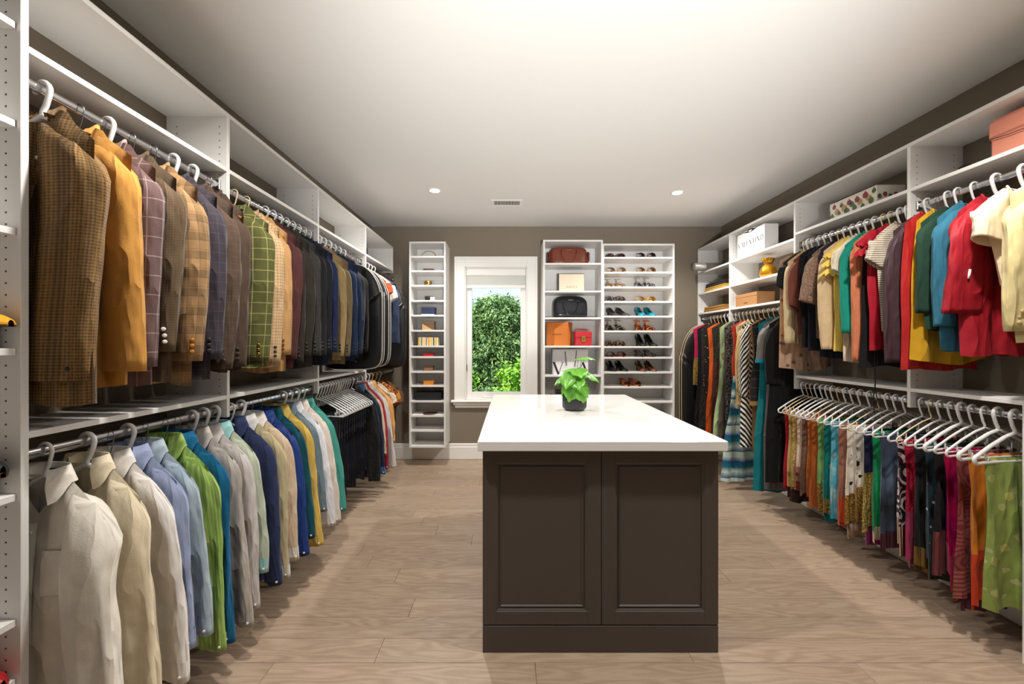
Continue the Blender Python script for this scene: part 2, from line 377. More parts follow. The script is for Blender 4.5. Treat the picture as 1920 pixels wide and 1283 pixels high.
for k in (1, 2, 3): divider(CL, A, B, LY[k], 1.0, ZT, 1)
divider(CL, A, B, LY[4], 2.14, ZT, 1)
panel(CL, 'top_panel', (A, LY[0]+TH/2, ZT-TH), (B+.002, LY[4], ZT))
for k in range(4):
    y0, y1 = LY[k]+TH/2, LY[k+1]-TH/2
    panel(CL, 'shelf', (A, y0, ZS-TH), (B, y1, ZS))
    if k < 3: panel(CL, 'shelf', (A, y0, ZM-TH), (B, y1, ZM))
    rail(CL, A+.012, y0, y1, 2.25)
    ye = y1 if k < 3 else YB
    rod(CL, -1.37, ZRU, y0, ye); rod(CL, -1.37, ZRL, y0, ye)
# shoe tower nearest the camera
TW = thing('shoe_tower', 'white shelf tower with drilled side panel beside the suits', 'shelf', (0, 0, 0))
panel(TW, 'side_panel', (A, .30, 0), (B, .30+TH, ZT)); panel(TW, 'back_panel', (A, .30+TH, 0), (A+.006, LY[0]-TH/2, ZT)); panel(TW, 'top_panel', (A, .30, ZT), (B, LY[0]-TH/2, ZT+TH))
for z in (.12, .44, .60, .94, 1.335, 1.66, 1.953, 2.22): panel(TW, 'shelf', (A+.006, .30+TH, z-TH), (B-.012, LY[0]-TH/2-.0006, z))
holes(TW, (B-.04, A+.06), .2, 2.4, LY[0]-TH/2-.0004)
# right run
RY = [1.15, 2.158, 3.026, 3.927, 4.592]
CR = thing('hanging_closet', 'white wall hung closet with rails holding blouses, sarees and dresses', 'closet', (0, 0, 0))
A, B = XR, XWR
panel(CR, 'end_panel', (A, RY[0]-TH/2, 0), (B, RY[0]+TH/2, ZT))
panel(CR, 'end_panel', (A, 1.66, 0), (B, 1.66+TH, ZM))
divider(CR, A, B, RY[1], 1.0, ZT, -1); divider(CR, A, B, RY[2], 1.0, ZT, -1)
divider(CR, A, B, RY[3], 1.55, ZT, -1); divider(CR, A, B, RY[4], 1.55, ZT, -1)
panel(CR, 'top_panel', (A-.002, RY[0]+TH/2, ZT-TH), (B, RY[4], ZT))
ZSR = 2.185
for k in range(4):
    y0, y1 = RY[k]+TH/2, RY[k+1]-TH/2
    if k < 2:
        panel(CR, 'shelf', (A, y0, ZSR-TH), (B, y1, ZSR)); panel(CR, 'shelf', (A, max(y0, 1.66+TH), ZM-TH), (B, y1, ZM))
        rod(CR, 2.195, ZRU, y0, y1); rod(CR, 2.195, ZRL, max(y0, 1.66+TH), y1); rail(CR, B-.012, y0, y1, 2.262)
    else:
        for z in (2.15, 1.915, 1.69): panel(CR, 'shelf', (A, y0, z-TH), (B, y1, z))
        rod(CR, 2.195, 1.625, y0, y1); rail(CR, B-.012, y0, y1, 2.24)

# ------------------------------------------------------------------ shelf towers on the back wall
def px(x, y, Y): return (x-958)*Y/747.0, H-(y-643)*Y/747.0
def tower(name, label, x0, x1, zt, zb, zs, yf):
    t = thing(name, label, 'shelf', ((x0+x1)/2, YB, 0)); ox = (x0+x1)/2
    P = lambda n, a, b: panel(t, n, (a[0]-ox, a[1]-YB, a[2]), (b[0]-ox, b[1]-YB, b[2]))
    P('side_panel', (x0, yf, zb), (x0+TH, YB, zt)); P('side_panel', (x1-TH, yf, zb), (x1, YB, zt))
    P('top_panel', (x0+TH, yf, zt-TH), (x1-TH, YB, zt)); P('bottom_panel', (x0+TH, yf, zb), (x1-TH, YB, zb+TH))
    P('back_panel', (x0+TH, YB-.008, zb+TH), (x1-TH, YB-.0005, zt-TH))
    for z in zs: P('shelf', (x0+TH+.0004, yf+.004, z-TH), (x1-TH-.0004, YB-.008, z))
    return t
Y1 = 4.32
zs1 = [px(0, yy, Y1)[1]+.006 for yy in (480.9, 507.9, 535.3, 563.7, 591.4, 619.8, 649.3, 669.6, 697.4, 724, 752.8, 780.2, 808.2)]
T1x0, T1x1 = px(767, 0, Y1)[0], px(835.4, 0, Y1)[0]
tower('shelf_tower', 'tall narrow white shelf tower of small cubbies between window and suits', T1x0, T1x1, 2.449, .211, zs1, Y1)
Y2 = 4.29
zs2 = [px(0, yy, Y2)[1]+.006 for yy in (494, 546, 596.4, 649.6, 704.8, 757, 800)]
T2x0, T2x1 = px(1018.5, 0, Y2)[0], px(1130.5, 0, Y2)[0]
tower('shelf_tower', 'white shelf tower holding handbags and boxes beside the window', T2x0, T2x1, 2.46, .211, zs2, Y2)
Y3 = 4.32
zs3 = [px(0, yy, Y3)[1]+.006 for yy in (482.7, 510.5, 538.3, 565.6, 593.2, 621, 650.5, 670.7, 698.5, 726.3, 753.9, 781, 808)]
T3x0, T3x1 = T2x1+.0005, px(1265, 0, Y3)[0]
tower('shelf_tower', 'wide white shoe rack with rows of women\'s shoes', T3x0, T3x1, 2.426, .211, zs3, Y3)

# ------------------------------------------------------------------ island
IX0, IX1, IY0, IY1 = -.123, .903, 1.733, 3.205
IS = thing('island_cabinet', 'dark brown lacquered island cabinet with two panelled doors', 'cabinet', ((IX0+IX1)/2, (IY0+IY1)/2, 0))
ix, iy = IS.location[0], IS.location[1]
ip = lambda n, a, b, par=IS, ch=.0015: flat(MB().box((a[0]-ix, a[1]-iy, a[2]), (b[0]-ix, b[1]-iy, b[2]), ch), n, M['island'], par)
ip('body', (IX0+.02, IY0+.02, .12), (IX1-.02, IY1-.02, .887))
ip('plinth', (IX0, IY0, 0), (IX1, IY1, .118))
def framed(par, a0, a1, z0, z1, yf, rot=None):
    def put(nm, boxes, pr, ch=.001):
        m = MB()
        for a, b in boxes: m.box((a[0]-ix, a[1]-iy, a[2]), (b[0]-ix, b[1]-iy, b[2]), ch)
        return flat(m, nm, M['island'], pr)
    fw = .058
    d = put('door', [((a0, yf, z0), (a0+fw, yf+.02, z1)), ((a1-fw, yf, z0), (a1, yf+.02, z1)), ((a0+fw, yf, z0), (a1-fw, yf+.02, z0+fw)), ((a0+fw, yf, z1-fw), (a1-fw, yf+.02, z1))], par)
    b0, b1, c0, c1 = a0+fw, a1-fw, z0+fw, z1-fw
    put('panel', [((b0, yf+.012, c0), (b1, yf+.02, c1))], d)
    # stepped moulding: two sloping ledges
    for dd, y0, y1, wd in ((0, .003, .007, .012), (.018, .007, .012, .008)):
        m = MB(); o = [(b0+dd, c0+dd), (b1-dd, c0+dd), (b1-dd, c1-dd), (b0+dd, c1-dd)]; i = [(b0+dd+wd, c0+dd+wd), (b1-dd-wd, c0+dd+wd), (b1-dd-wd, c1-dd-wd), (b0+dd+wd, c1-dd-wd)]
        V = [(x-ix, yf+y0-iy, z) for x, z in o]+[(x-ix, yf+y1+.004-iy, z) for x, z in i]+[(x-ix, yf+.012-iy, z) for x, z in i]+[(x-ix, yf+.012-iy, z) for x, z in o]
        F = [(k, (k+1) % 4, 4+(k+1) % 4, 4+k) for k in range(4)]+[(4+k, 4+(k+1) % 4, 8+(k+1) % 4, 8+k) for k in range(4)]+[(12+(k+1) % 4, 12+k, k, (k+1) % 4)[::-1] for k in range(4)]
        flat(m.add(V, F), 'moulding', M['island'], d)
xm = px(1128, 0, IY0)[0]
framed(IS, IX0, xm-.0015, .122, .885, IY0); framed(IS, xm+.0015, IX1, .122, .885, IY0)
zr = [.122, .378, .638, .885]
for s, xx in ((-1, IX0), (1, IX1)):
    for c in range(2):
        ya = IY0+.022+c*(IY1-IY0-.022)/2; yb = ya+(IY1-IY0-.022)/2-.003
        for r in range(3):
            d = ip('drawer', (xx, ya, zr[r]), (xx-s*.02, yb, zr[r+1]-.003))
            yc = (ya+yb)/2-iy; kz = (zr[r]+zr[r+1])/2
            MB().lathe([(.005, 0), (.005, .012), (.012, .018), (.012, .022), (1e-6, .024)], 14, (0, 0, 0), 'x').obj('knob', M['chrome'], d).location = (xx-ix, yc, kz)
            if s < 0: d.children[0].scale = (-1, 1, 1)
CT = MB().box((-.143, 1.696, .887), (.926, 3.234, .93), .003).obj('countertop', M['quartz'], None, False)
tag(CT, 'glossy white quartz countertop on the dark island', 'countertop')
# ------------------------------------------------------------------ hangers
HZ = .075      # rod centre above the hanger neck
def arc(cx, cz, r, a0, a1, n): return [(cx+r*math.cos(a), 0, cz+r*math.sin(a)) for a in np.linspace(a0, a1, n)]
def hook_pts(s, R):
    p = [(0, 0, -.004), (0, 0, .012), (s*R*.45, 0, .03), (s*R*.9, 0, HZ-R*.55)]
    return p+[(s*x, 0, z) for x, _, z in arc(0, HZ, R, -.35, PI+.35, 12)]
def loop_pts(w, d, bar, rr):
    # triangle loop with rounded ends
    P = [(0, 0, 0), (w*.25, 0, -d*.16), (w*.6, 0, -d*.5), (w*.9, 0, -d*.85)]
    P += [(w-.012+.014*math.cos(a), 0, -d-.006+.016*math.sin(a)) for a in np.linspace(.8, -1.5, 6)]
    P += [(w*.5, 0, -bar), (0, 0, -bar)]
    L = [(-x, y, z) for x, y, z in P[1:-1]][::-1]
    return P+L
HM = {}
def hmesh(kind, s, wd=.205):
    if (kind, s, wd) in HM: return HM[kind, s, wd]
    out = []
    if kind in ('tube', 'thick', 'slim'):
        r = {'tube': .0052, 'thick': .0078, 'slim': .0034}[kind]; d = .105
        out.append(('hook', MB().tube(hook_pts(s, .0155+r+.0015), [r*.9]*15+[r*.7], 8)))
        out.append(('shoulder_loop', MB().tube(loop_pts(wd, d, .122, 0), r, 8, closed=True)))
        if wd > .2:
            for q in (-1, 1): out.append(('strap_hook', MB().tube([(q*.15, 0, -.073), (q*.149, 0, -.098), (q*.15, 0, -.12), (q*.141, 0, -.117), (q*.136, 0, -.106), (q*.139, 0, -.098)], r*.6, 6)))
    elif kind == 'wire':
        out.append(('hook', MB().tube(hook_pts(s, .019), .0017, 6))); out.append(('shoulder_loop', MB().tube(loop_pts(wd, .10, .122, 0), .0016, 6, closed=True)))
    else:
        out.append(('hook', MB().tube(hook_pts(s, .019), .002, 6)))
        m = MB(); P = []
        for x in np.linspace(-.165, .165, 25):
            a = abs(x)/.165; z = -.004-.098*a**1.2; h = .014*(1-.4*a); t = .006+.003*a*a
            P.append([(x, t*math.cos(q), z-h*.5+h*math.sin(q)) for q in np.linspace(0, 2*PI, 11)])
        m.grid(P); out.append(('shoulder_bar', m))
    mat = {'tube': M['plastic'], 'thick': M['plastic'], 'slim': M['cream'], 'wire': M['steel'], 'wood': M['wood'], 'blue': M['plasticb']}
    r = [(nm, m.mesh('hanger_'+nm, M['steel'] if (kind == 'wood' and nm == 'hook') else mat[kind])) for nm, m in out]
    HM[kind, s, wd] = r; return r
HLOOK = {'tube': 'white plastic tube hanger', 'thick': 'thick white plastic hanger', 'slim': 'slim cream plastic hanger', 'wire': 'thin grey wire hanger', 'wood': 'varnished wooden hanger'}
def hanger(kind, loc, rz, side, holds, group, label=None, wd=.205):
    h = thing('clothes_hanger', label or HLOOK[kind]+' carrying the '+holds, 'hanger', loc, rz, group)
    for nm, me in hmesh(kind, side, wd): link(nm, me, h)
    return h

# ------------------------------------------------------------------ garments
class G:
    """a garment hanging in its own x-z plane: x across the shoulders, -y its front, z=0 the hanger neck"""
    def __init__(s, seed, w=.2, drop=.08, neck=.065, nf=.06, nb=.012, vp=2, L=.8, hem=None, b=.04, fold=.008, k=2.2, waist=0, hemz=0, strap=None):
        s.r = random.Random(seed); s.__dict__.update(w=w, drop=drop, neck=neck, nf=nf, nb=nb, vp=vp, L=L, hem=hem or w, b=b, fold=min(fold, b*.45), k=k, waist=waist, hemz=hemz)
        s.ph = [s.r.uniform(0, 6.28) for _ in range(6)]; s.sn = neck/w
    def top(s, a, nd):
        sh = -s.drop*np.clip((a-s.sn)/(1-s.sn), 0, 1)**1.15
        return sh-np.where(a < s.sn, nd*(1-(a/s.sn)**s.vp), 0)+.006
    def hw(s, t): return s.w+(s.hem-s.w)*t-s.waist*np.sin(PI*np.clip(t*1.5, 0, 1))
    def foldf(s, S, T):
        p = s.ph; wob = 1.2*np.sin(2.2*T+p[1])
        return .3*s.fold*np.clip(T*1.3, 0, 1)**.8*(np.sin(s.k*PI*S+p[0]+wob)+.45*np.sin(2.4*s.k*PI*S+p[2]+wob*.6)+.25*np.sin(9*T+4*S+p[4]))*(1-np.abs(S)**5)
    def yy(s, S, T, sd):
        a = np.abs(S); e = np.sqrt(np.clip(1-(1-np.clip(T/.09, 0, 1))**2, 0, 1)); e = np.maximum(e, .75*sst((s.sn-a)/s.sn*2.5))
        pr = np.sqrt(np.clip(1-a**3.2, 0, 1))
        return sd*s.b*pr*e*(.55+.45*sst(T*2.5))+s.foldf(S, T)
    def sheet(s, sd, nx=17, nt=22, L=None):
        S, T = np.meshgrid(np.linspace(-1, 1, nx), np.linspace(0, 1, nt)**1.15); L = L or s.L
        z0 = s.top(np.abs(S), s.nf if sd < 0 else s.nb); ze = -L+s.hemz*(1-S*S)+.006*np.sin(5*S+s.ph[3])
        X = S*s.hw(T); Z = z0+(ze-z0)*T; Y = s.yy(S, T, sd)
        return np.stack([X, Y, Z], 2), np.stack([X*(1 if sd < 0 else -1)+(0 if sd < 0 else 2*s.w), Z], 2)
    def body(s, mat, par, name='body', border=None, bh=.07, L2=None):
        F, fu = s.sheet(-1); B, bu = s.sheet(1, L=L2)
        P = np.concatenate([F, B[:, ::-1]], 1); U = np.concatenate([fu, bu[:, ::-1]], 1); P[:, :, 0] = np.clip(P[:, :, 0], *((-.228, 9) if SIDE[0] > 0 else (-9, .228)))
        k = None
        if border is not None: k = int(len(P)*(1-bh/s.L))
        MB().grid(P if k is None else P[:k+1], U if k is None else U[:k+1]).obj(name, mat, par)
        if k is not None:
            Q = P[k:].copy(); Q[:, :F.shape[1], 1] -= .0012; Q[:, F.shape[1]:, 1] += .0012
            MB().grid(Q, U[k:]).obj('hem_border', border, par)
    def surf(s, x, z, off=.004):      # a point just in front of the front sheet
        t = .5
        for _ in range(4):
            S = np.clip(x/s.hw(np.array(t)), -.999, .999); z0 = s.top(np.abs(S), s.nf if abs(S) > s.sn else 0); t = np.clip((z0-z)/(z0+s.L), 0, 1)
        return float(s.yy(S, t, -1))-off
    def sleeve(s, mat, par, sg, L=.7, rx=(.085, .065), ry=(.04, .033), flare=.02, fwd=-.005, wr=.05, t0=0, t1=1, sc_=1.0, name='sleeve', nt=20, nu=17, puff=0, gather=0, lift=0, xin=.82, cr=0, slope=.85, bulge=.014, kid=None):
        T = np.linspace(t0, t1, nt); th = np.linspace(0, 2*PI, nu)
        TT, TH_ = np.meshgrid(T, th, indexing='ij'); q = s.ph
        RX = rx[0]+(rx[1]-rx[0])*TT+puff*np.sin(PI*TT); RY = ry[0]+(ry[1]-ry[0])*TT
        cap = np.sqrt(np.clip(1-(1-np.clip(TT/.1, 0, 1))**2, 0, 1))*.92+.08*(TT > .0)
        wv = 1+wr*(np.sin(3*TH_+q[0]+sg+3*TT)*.6+np.sin(22*TT+2*TH_+q[1])*.35*np.sin(PI*TT)+.5*np.sin(5*TH_+q[2]+7*TT)+cr*np.abs(np.sin(9*TT+1.5*TH_+q[5]))*np.sin(PI*np.clip(TT*1.1, 0, 1))*np.sin(2*TH_+q[1]+13*TT))
        dx = RX*np.sign(np.cos(TH_))*np.abs(np.cos(TH_))**.85*cap*wv*sc_; dy = RY*np.sign(np.sin(TH_))*np.abs(np.sin(TH_))**.85*cap*wv*sc_
        cx = s.w-rx[0]*xin+flare*TT**1.25+bulge*np.sin(PI*TT**.8)+.006*np.sin(4*TT+q[3]); sl = max(s.drop/(s.w-s.neck), slope)
        X = sg*(cx+dx); Z = -s.drop*.62+.004-L*TT-dx*sl*(1-sst(TT/.38))+lift*TT*dx
        Y = fwd*sst(TT*3)+dy+.004*np.sin(5*TT+q[4])
        P = np.stack([X, Y, Z], 2); U = np.stack([TH_*.06+sg*.5, Z], 2)
        if t1 >= 1:   # turned-in end
            c = P[-1].mean(0); e1 = c+(P[-1]-c)*.9; e2 = e1.copy(); e2[:, 2] += .05
            P = np.concatenate([P, e1[None], e2[None]]); U = np.concatenate([U, U[-1:], U[-1:]])
        s.last = MB().grid(P, U, flip=sg < 0).obj(name, mat, kid or par)
        return P
    def buttons(s, mat, par, P, sg, n=3, r=.0075, gap=.022, up=.035, t=-.75):
        # cuff buttons on the front of the sleeve, near its outer edge
        R = P[-3]; j = int(np.argmax(sg*R[:, 0]*.8-R[:, 1])); p = R[j]
        for k in range(n):
            b = MB().lathe([(r, 0), (r, .002), (r*.7, .0035), (1e-7, .003)], 10, (0, 0, 0), 'y').obj('button', mat, par)
            b.location = (p[0]-sg*.008, p[1]-.002, p[2]+up+k*gap); b.rotation_euler = (0, 0, sg*.5)
    def shirt_collar(s, mat, par, hst=.032, leaf=.045, point=.04, open_=.35, taper=.25, out=1.32):
        rx = s.neck+.004; ry = max(s.b*.85, .026); n = 25; th = np.linspace(open_, 2*PI-open_, n); end = (1-np.abs(np.linspace(-1, 1, n))); e = sst(1-end/.35)
        ring = lambda k, z: np.stack([rx*k*np.sin(th), -ry*k*np.cos(th), np.full(n, 0)+z], 1)
        f = 1-taper*e
        rows = [ring(.93, -.012-.018*e), ring(.97, hst*f), ring(1.03, hst*f+.003), ring(1+(out-1)*.62, hst*f-leaf*.55-point*.4*e), ring(out, hst*f-leaf*(1-.75*e*(taper > .5))-point*e)]
        rows[4][:, 0] *= 1+(.25 if taper < .5 else 0)*e; rows[4][:, 1] -= .012*e; rows[3][:, 1] -= .008*e
        P = np.stack(rows); MB().grid(P, np.stack([P[:, :, 0], P[:, :, 2]+P[:, :, 1]], 2)).obj('collar', mat, par)
    def strip(s, name, mat, par, pts, w0, w1, off=.004):
        # a flat band on the front following pts (x,z)
        P = []
        for i, (x, z) in enumerate(pts):
            w = w0+(w1-w0)*i/(len(pts)-1); P.append([(x+d, s.surf(x+d, z, off), z) for d in (-w, 0, w)])
        P = np.array(P); return MB().grid(P, P[:, :, [0, 2]]).obj(name, mat, par)
    def lapels(s, mat, par, depth=.3):
        for sg in (-1, 1):
            P = []
            for q in np.linspace(0, 1, 9):
                z = .012-depth*q; xi = sg*s.neck*(1-q)*.96; wv = .012+.075*np.sin(PI*min(q*1.35+.1, 1))*(1 if q < .72 else max(0, (1-q)/.28))
                xo = xi+sg*wv; P.append([(xi, s.surf(xi+sg*.012, z, .004), z), ((xi+xo)/2, s.surf((xi+xo)/2, z, .011), z-.004), (xo, s.surf(xo, z, .006), z-.01)])
            P = np.array(P); MB().grid(P, P[:, :, [0, 2]]+.3, flip=sg > 0).obj('lapel', mat, par)
        s.shirt_collar(mat, par, .024, .04, .0, .8, 1.0, 1.12)
    def neckband(s, mat, par, r=.004):
        sv = np.linspace(-s.sn, s.sn, 13); P = [(v*s.w, float(s.yy(np.array(v), np.array(0.), -1)), float(s.top(np.array(abs(v)), s.nf))) for v in sv]
        Q = [(v*s.w, float(s.yy(np.array(v), np.array(0.), 1)), float(s.top(np.array(abs(v)), s.nb))) for v in sv[::-1]]
        MB().tube(P+Q, r, 6, closed=True).obj('neckband', mat, par)

GID = [0]; SIDE = [1]
# every rail has one common drape; each garment stays inside its own corridor between its neighbours
DRAPE = {'LT': (.006, 30, .4), 'LB': (.009, 40, 1.9), 'RT': (.009, 38, 3.1), 'RB': (.0135, 52, .9), 'D': (.012, 42, 2.2)}
def settle(t, key, Y, gp, gn):
    ws = -1 if key[0] == 'L' else 1       # the wall side presses flat against the wall, never into it
    amp, K, p0 = DRAPE[key]; ph = p0+3*Y
    def fix(x, y, z):
        r = np.clip((-z-.10)/.4, 0, 1)**.8; w = .9*np.sin(-2.2*z+p0*2)
        mid = amp*r*(np.sin(K*x+ph+w)+.4*np.sin(2.3*K*x+ph*1.3+w*.6))
        lim = np.where(y < 0, gp, gn); a = np.abs(y)/lim; k = .72
        return mid+np.sign(y)*lim*np.where(a < k, a, k+(1-k)*(1-np.exp(-np.maximum(a-k, 0)/(1-k))))
    def walk(o):
        for c in o.children:
            if c.location.length > 1e-6:      # cuff buttons are sewn onto the settled sleeve
                n = len(o.data.vertices); V = np.zeros(n*3, np.float32); o.data.vertices.foreach_get('co', V); V = V.reshape(-1, 3); L_ = c.location
                near = (np.abs(V[:, 0]-L_.x) < .016) & (np.abs(V[:, 2]-L_.z) < .03)
                L_.y = float(V[near, 1].min())+.0005 if near.any() else float(fix(L_.x, L_.y, L_.z))
            else:
                n = len(c.data.vertices); V = np.zeros(n*3, np.float32); c.data.vertices.foreach_get('co', V); V = V.reshape(-1, 3)
                q = V[:, 0]*ws; V[:, 0] = ws*np.where(q > .205, .205+.016*(1-np.exp(-(q-.205)/.016)), q)
                V[:, 1] = fix(V[:, 0].astype(float), V[:, 1].astype(float), V[:, 2].astype(float)); c.data.vertices.foreach_set('co', V.ravel()); c.data.update()
            walk(c)
    walk(t)
def place(rail, Y):
    x, zr, side = rail
    return (x, Y, zr-HZ)
def build(rail, gid, Y, kind, short, desc, mat, nbr, gap, grp, o):
    """one garment plus its hanger"""
    x, zr, side = rail; SIDE[0] = side; r = random.Random(gid*13+5); GID[0] += 1
    rz = -side*math.radians({'LT': 3.5+2.3*math.exp(-(Y-1.1)/.5), 'LB': 3.2+1.2*math.exp(-(Y-1.1)/.5), 'RT': 3.5+2*math.exp(-(Y-1.6)/.4), 'RB': 7, 'D': 3.5}[o['rail']])
    b = min(o.get('b', {'jacket': .05, 'shirt': .036, 'sweater': .034, 'blouse': .03, 'tee': .028, 'tank': .026, 'dress': .035, 'saree': .03, 'trousers': .024}[kind]), .36*gap)
    loc = place(rail, Y); name = o.get('name', {'jacket': 'suit_jacket', 'shirt': 'dress_shirt', 'sweater': 'sweater', 'blouse': 'blouse', 'tee': 'short_sleeved_top', 'tank': 'sleeveless_top', 'dress': 'dress', 'saree': 'folded_saree', 'trousers': 'folded_trousers'}[kind])
    cat = o.get('cat', {'jacket': 'jacket', 'shirt': 'shirt', 'sweater': 'sweater', 'blouse': 'blouse', 'tee': 'top', 'tank': 'top', 'dress': 'dress', 'saree': 'saree', 'trousers': 'trousers'}[kind])
    lab = o.get('label') or (desc+(' hanging beside the '+nbr if nbr else ''))
    t = thing(name, lab, cat, loc, rz, grp); hk = o.get('h', 'tube')
    hanger(hk, loc, rz, side, short, 'hangers on the rails', o.get('hlabel'), .205 if kind in ('saree', 'trousers') else .15)
    m2 = o.get('m2', mat); seed = gid*7+3; A = {k: o[k] for k in ('w', 'drop', 'neck', 'nf', 'nb', 'vp', 'L', 'hem', 'fold', 'k', 'waist', 'hemz') if k in o}
    ryl = min(.045, .42*gap)
    S = dict(o.get('sl', {})); kids = {}
    def sleeves(**d):
        d = {**d, **S}; nocuff = d.pop('cuff', 0); res = {}; d['L'] += r.uniform(-.025, .025) if not o.get('det') else 0
        wl = lambda sg: {} if sg == side else {'flare': min(d['flare'], .225-(g.w+d['rx'][0]*(1-d.get('xin', .82))))}
        for sg in (side, -side): res[sg] = g.sleeve(o.get('msl', mat), t, sg, **{**d, **wl(sg)}); kids[sg] = g.last
        if nocuff:
            for sg in (side, -side): g.sleeve(m2, t, sg, **{**d, **wl(sg), 'kid': kids[sg], 't0': 1-nocuff/d['L'], 'sc_': 1.05, 'name': 'cuff', 'nt': 4, 'wr': .02})
        return res
    if kind == 'jacket':
        g = G(seed, **{**dict(w=.205, drop=.085, neck=.06, nf=.26, vp=1, L=.80+r.uniform(-.02, .02), hem=.165, b=b, fold=.007), **A}); g.w -= .02; g.body(mat, t)
        P = sleeves(L=.70, rx=(.088, .062), ry=(ryl, ryl*.8), flare=.018+r.uniform(-.012, .012), wr=.04, bulge=.02)
        g.lapels(m2, t)
        if o.get('btn', 1): g.buttons(o.get('bm', M['dark']), kids[side], P[side], side, o.get('nb_', 3))
        if o.get('pocket'): g.strip('pocket_flap', mat, t, [(side*.1, -.52), (side*.1, -.56)], .065, .065, .006)
    elif kind == 'shirt':
        g = G(seed, **{**dict(w=.185, drop=.105, neck=.066, nf=.11, vp=1.3, L=.74, hem=.205, b=b, fold=.01, k=2.6, hemz=-.03), **A}); g.body(mat, t)
        P = sleeves(L=.66, rx=(.068, .046), ry=(ryl*.9, ryl*.7), flare=.06, wr=.1, cuff=.065, xin=.55, cr=.34, nt=28, nu=21)
        g.shirt_collar(m2, t, open_=.62, point=.045)
        g.strip('placket', mat, t, [(0, -.125-.58*i/10) for i in range(11)], .015, .015, .003)
        if o.get('det'):
            g.strip('pocket', mat, t, [(side*.09, -.2), (side*.09, -.25), (side*.09, -.3), (side*.09, -.325)], .052, .048, .004)
            for i in range(6):
                z = -.15-i*.09; MB().lathe([(.005, 0), (.005, .0015), (1e-7, .0025)], 8, (0, g.surf(0, z, .005), z), 'y').obj('button', M['trimw'], t)
            lb = MB().box((-.022, max(b*.8, .02)-.004, -.002), (.022, max(b*.8, .02), .016)); flat(lb, 'neck_label', M['black'], t)
        if o.get('cb', 1): g.buttons(M['trimw'], kids[side], P[side], side, 1, .005, .02, .02)
    elif kind in ('sweater', 'blouse'):
        g = G(seed, **{**dict(w=.195, drop=.085, neck=.075, nf=.07, L=.66, hem=.175, b=b, fold=.01), **A}); g.body(mat, t)
        sleeves(L=.6, rx=(.075, .055), ry=(ryl*.9, ryl*.75), flare=.02, wr=.05, cuff=.05)
        if o.get('collar'): g.shirt_collar(m2, t)
        else: g.neckband(m2, t)
    elif kind == 'tee':
        g = G(seed, **{**dict(w=.19, drop=.085, neck=.08, nf=.08, L=.66, hem=.17, b=b, fold=.012), **A}); g.body(mat, t)
        sleeves(L=.2, rx=(.07, .075), ry=(ryl*.85, ryl*.9), flare=.05, wr=.06, lift=.6)
        g.neckband(m2, t)
    elif kind == 'tank':
        g = G(seed, **{**dict(w=.16, drop=.06, neck=.085, nf=.1, L=.68, hem=.19, b=b, fold=.012, waist=-.01), **A}); g.body(mat, t); g.neckband(m2, t)
    elif kind == 'dress':
        g = G(seed, **{**dict(w=.17, drop=.06, neck=.08, nf=.1, L=1.3, hem=.2, b=b, fold=.014, k=2.8, waist=.02), **A}); g.body(mat, t, border=o.get('border'), bh=o.get('bh', .1)); g.neckband(m2, t)
        if 'sl' in o: sleeves(**{**dict(L=.5, rx=(.065, .05), ry=(ryl*.85, ryl*.7), flare=.02, wr=.05)})
    elif kind in ('saree', 'trousers'):
        L = o.get('L', .62); g = G(seed, w=o.get('w', .165), drop=0, neck=.004, nf=0, nb=0, L=L, hem=o.get('hem', .165), b=b*.8, fold=o.get('fold', .012), k=o.get('k', 2.0))
        if kind == 'saree': g.fold = b*.5
        zt = -.112
        n0 = GID[0]; e = bpy.data.objects.new('d', None)
        F, fu = g.sheet(-1, 21, 24); Bk, bu = g.sheet(1, 21, 24, L=L*o.get('back', .93))
        P = np.concatenate([F, Bk[:, ::-1]], 1); U = np.concatenate([fu, bu[:, ::-1]], 1); P[:, :, 2] += zt
        # gathered a little below the bar
        T = np.linspace(0, 1, 24)[:, None]; P[:, :, 0] *= 1-.08*np.sin(PI*np.clip(T*1.3, 0, 1)); sS = np.concatenate([np.linspace(-1, 1, 21), np.linspace(1, -1, 21)])[None]
        if kind == 'saree': P[:, :, 2] += T**2*(.018*np.sin(3.1*sS+seed)+.02*np.where(sS*side > .1, 1, -.4)*math.sin(seed*1.7)); P[:, :, 0] += side*T*.02*math.sin(seed*2.3)
        nm = 'cloth' if kind == 'saree' else 'trouser_leg'
        bd = o.get('border'); k = int(24*(1-o.get('bh', .09)/L)) if bd else 23
        MB().grid(P[:k+1], U[:k+1]).obj(nm, mat, t)
        if bd: MB().grid(P[k:], U[k:]).obj('woven_border', bd, t)
        if o.get('under'):     # the longer inner layer showing below
            g2 = G(seed, w=g.w*.86, drop=0, neck=.004, nf=0, nb=0, L=L+o.get('ul', .07), hem=g.hem*.86, b=b*.35, fold=.012, k=g.k); g2.fold = g.fold
            F, fu = g2.sheet(-1, 15, 24); Bk, bu = g2.sheet(1, 15, 24); P = np.concatenate([F, Bk[:, ::-1]], 1)[13:]; P[:, :, 2] += zt; fu, bu = fu[13:], bu[13:]; P[:, :, 0] += side*.012*math.sin(seed*2.3)
            MB().grid(P, np.concatenate([fu, bu[:, ::-1]], 1)).obj('inner_fold', o['under'], t)
        bpy.data.objects.remove(e)
    if o.get('extra'): o['extra'](g, t, side)
    settle(t, o['rail'], Y, *o['room'])
    return t
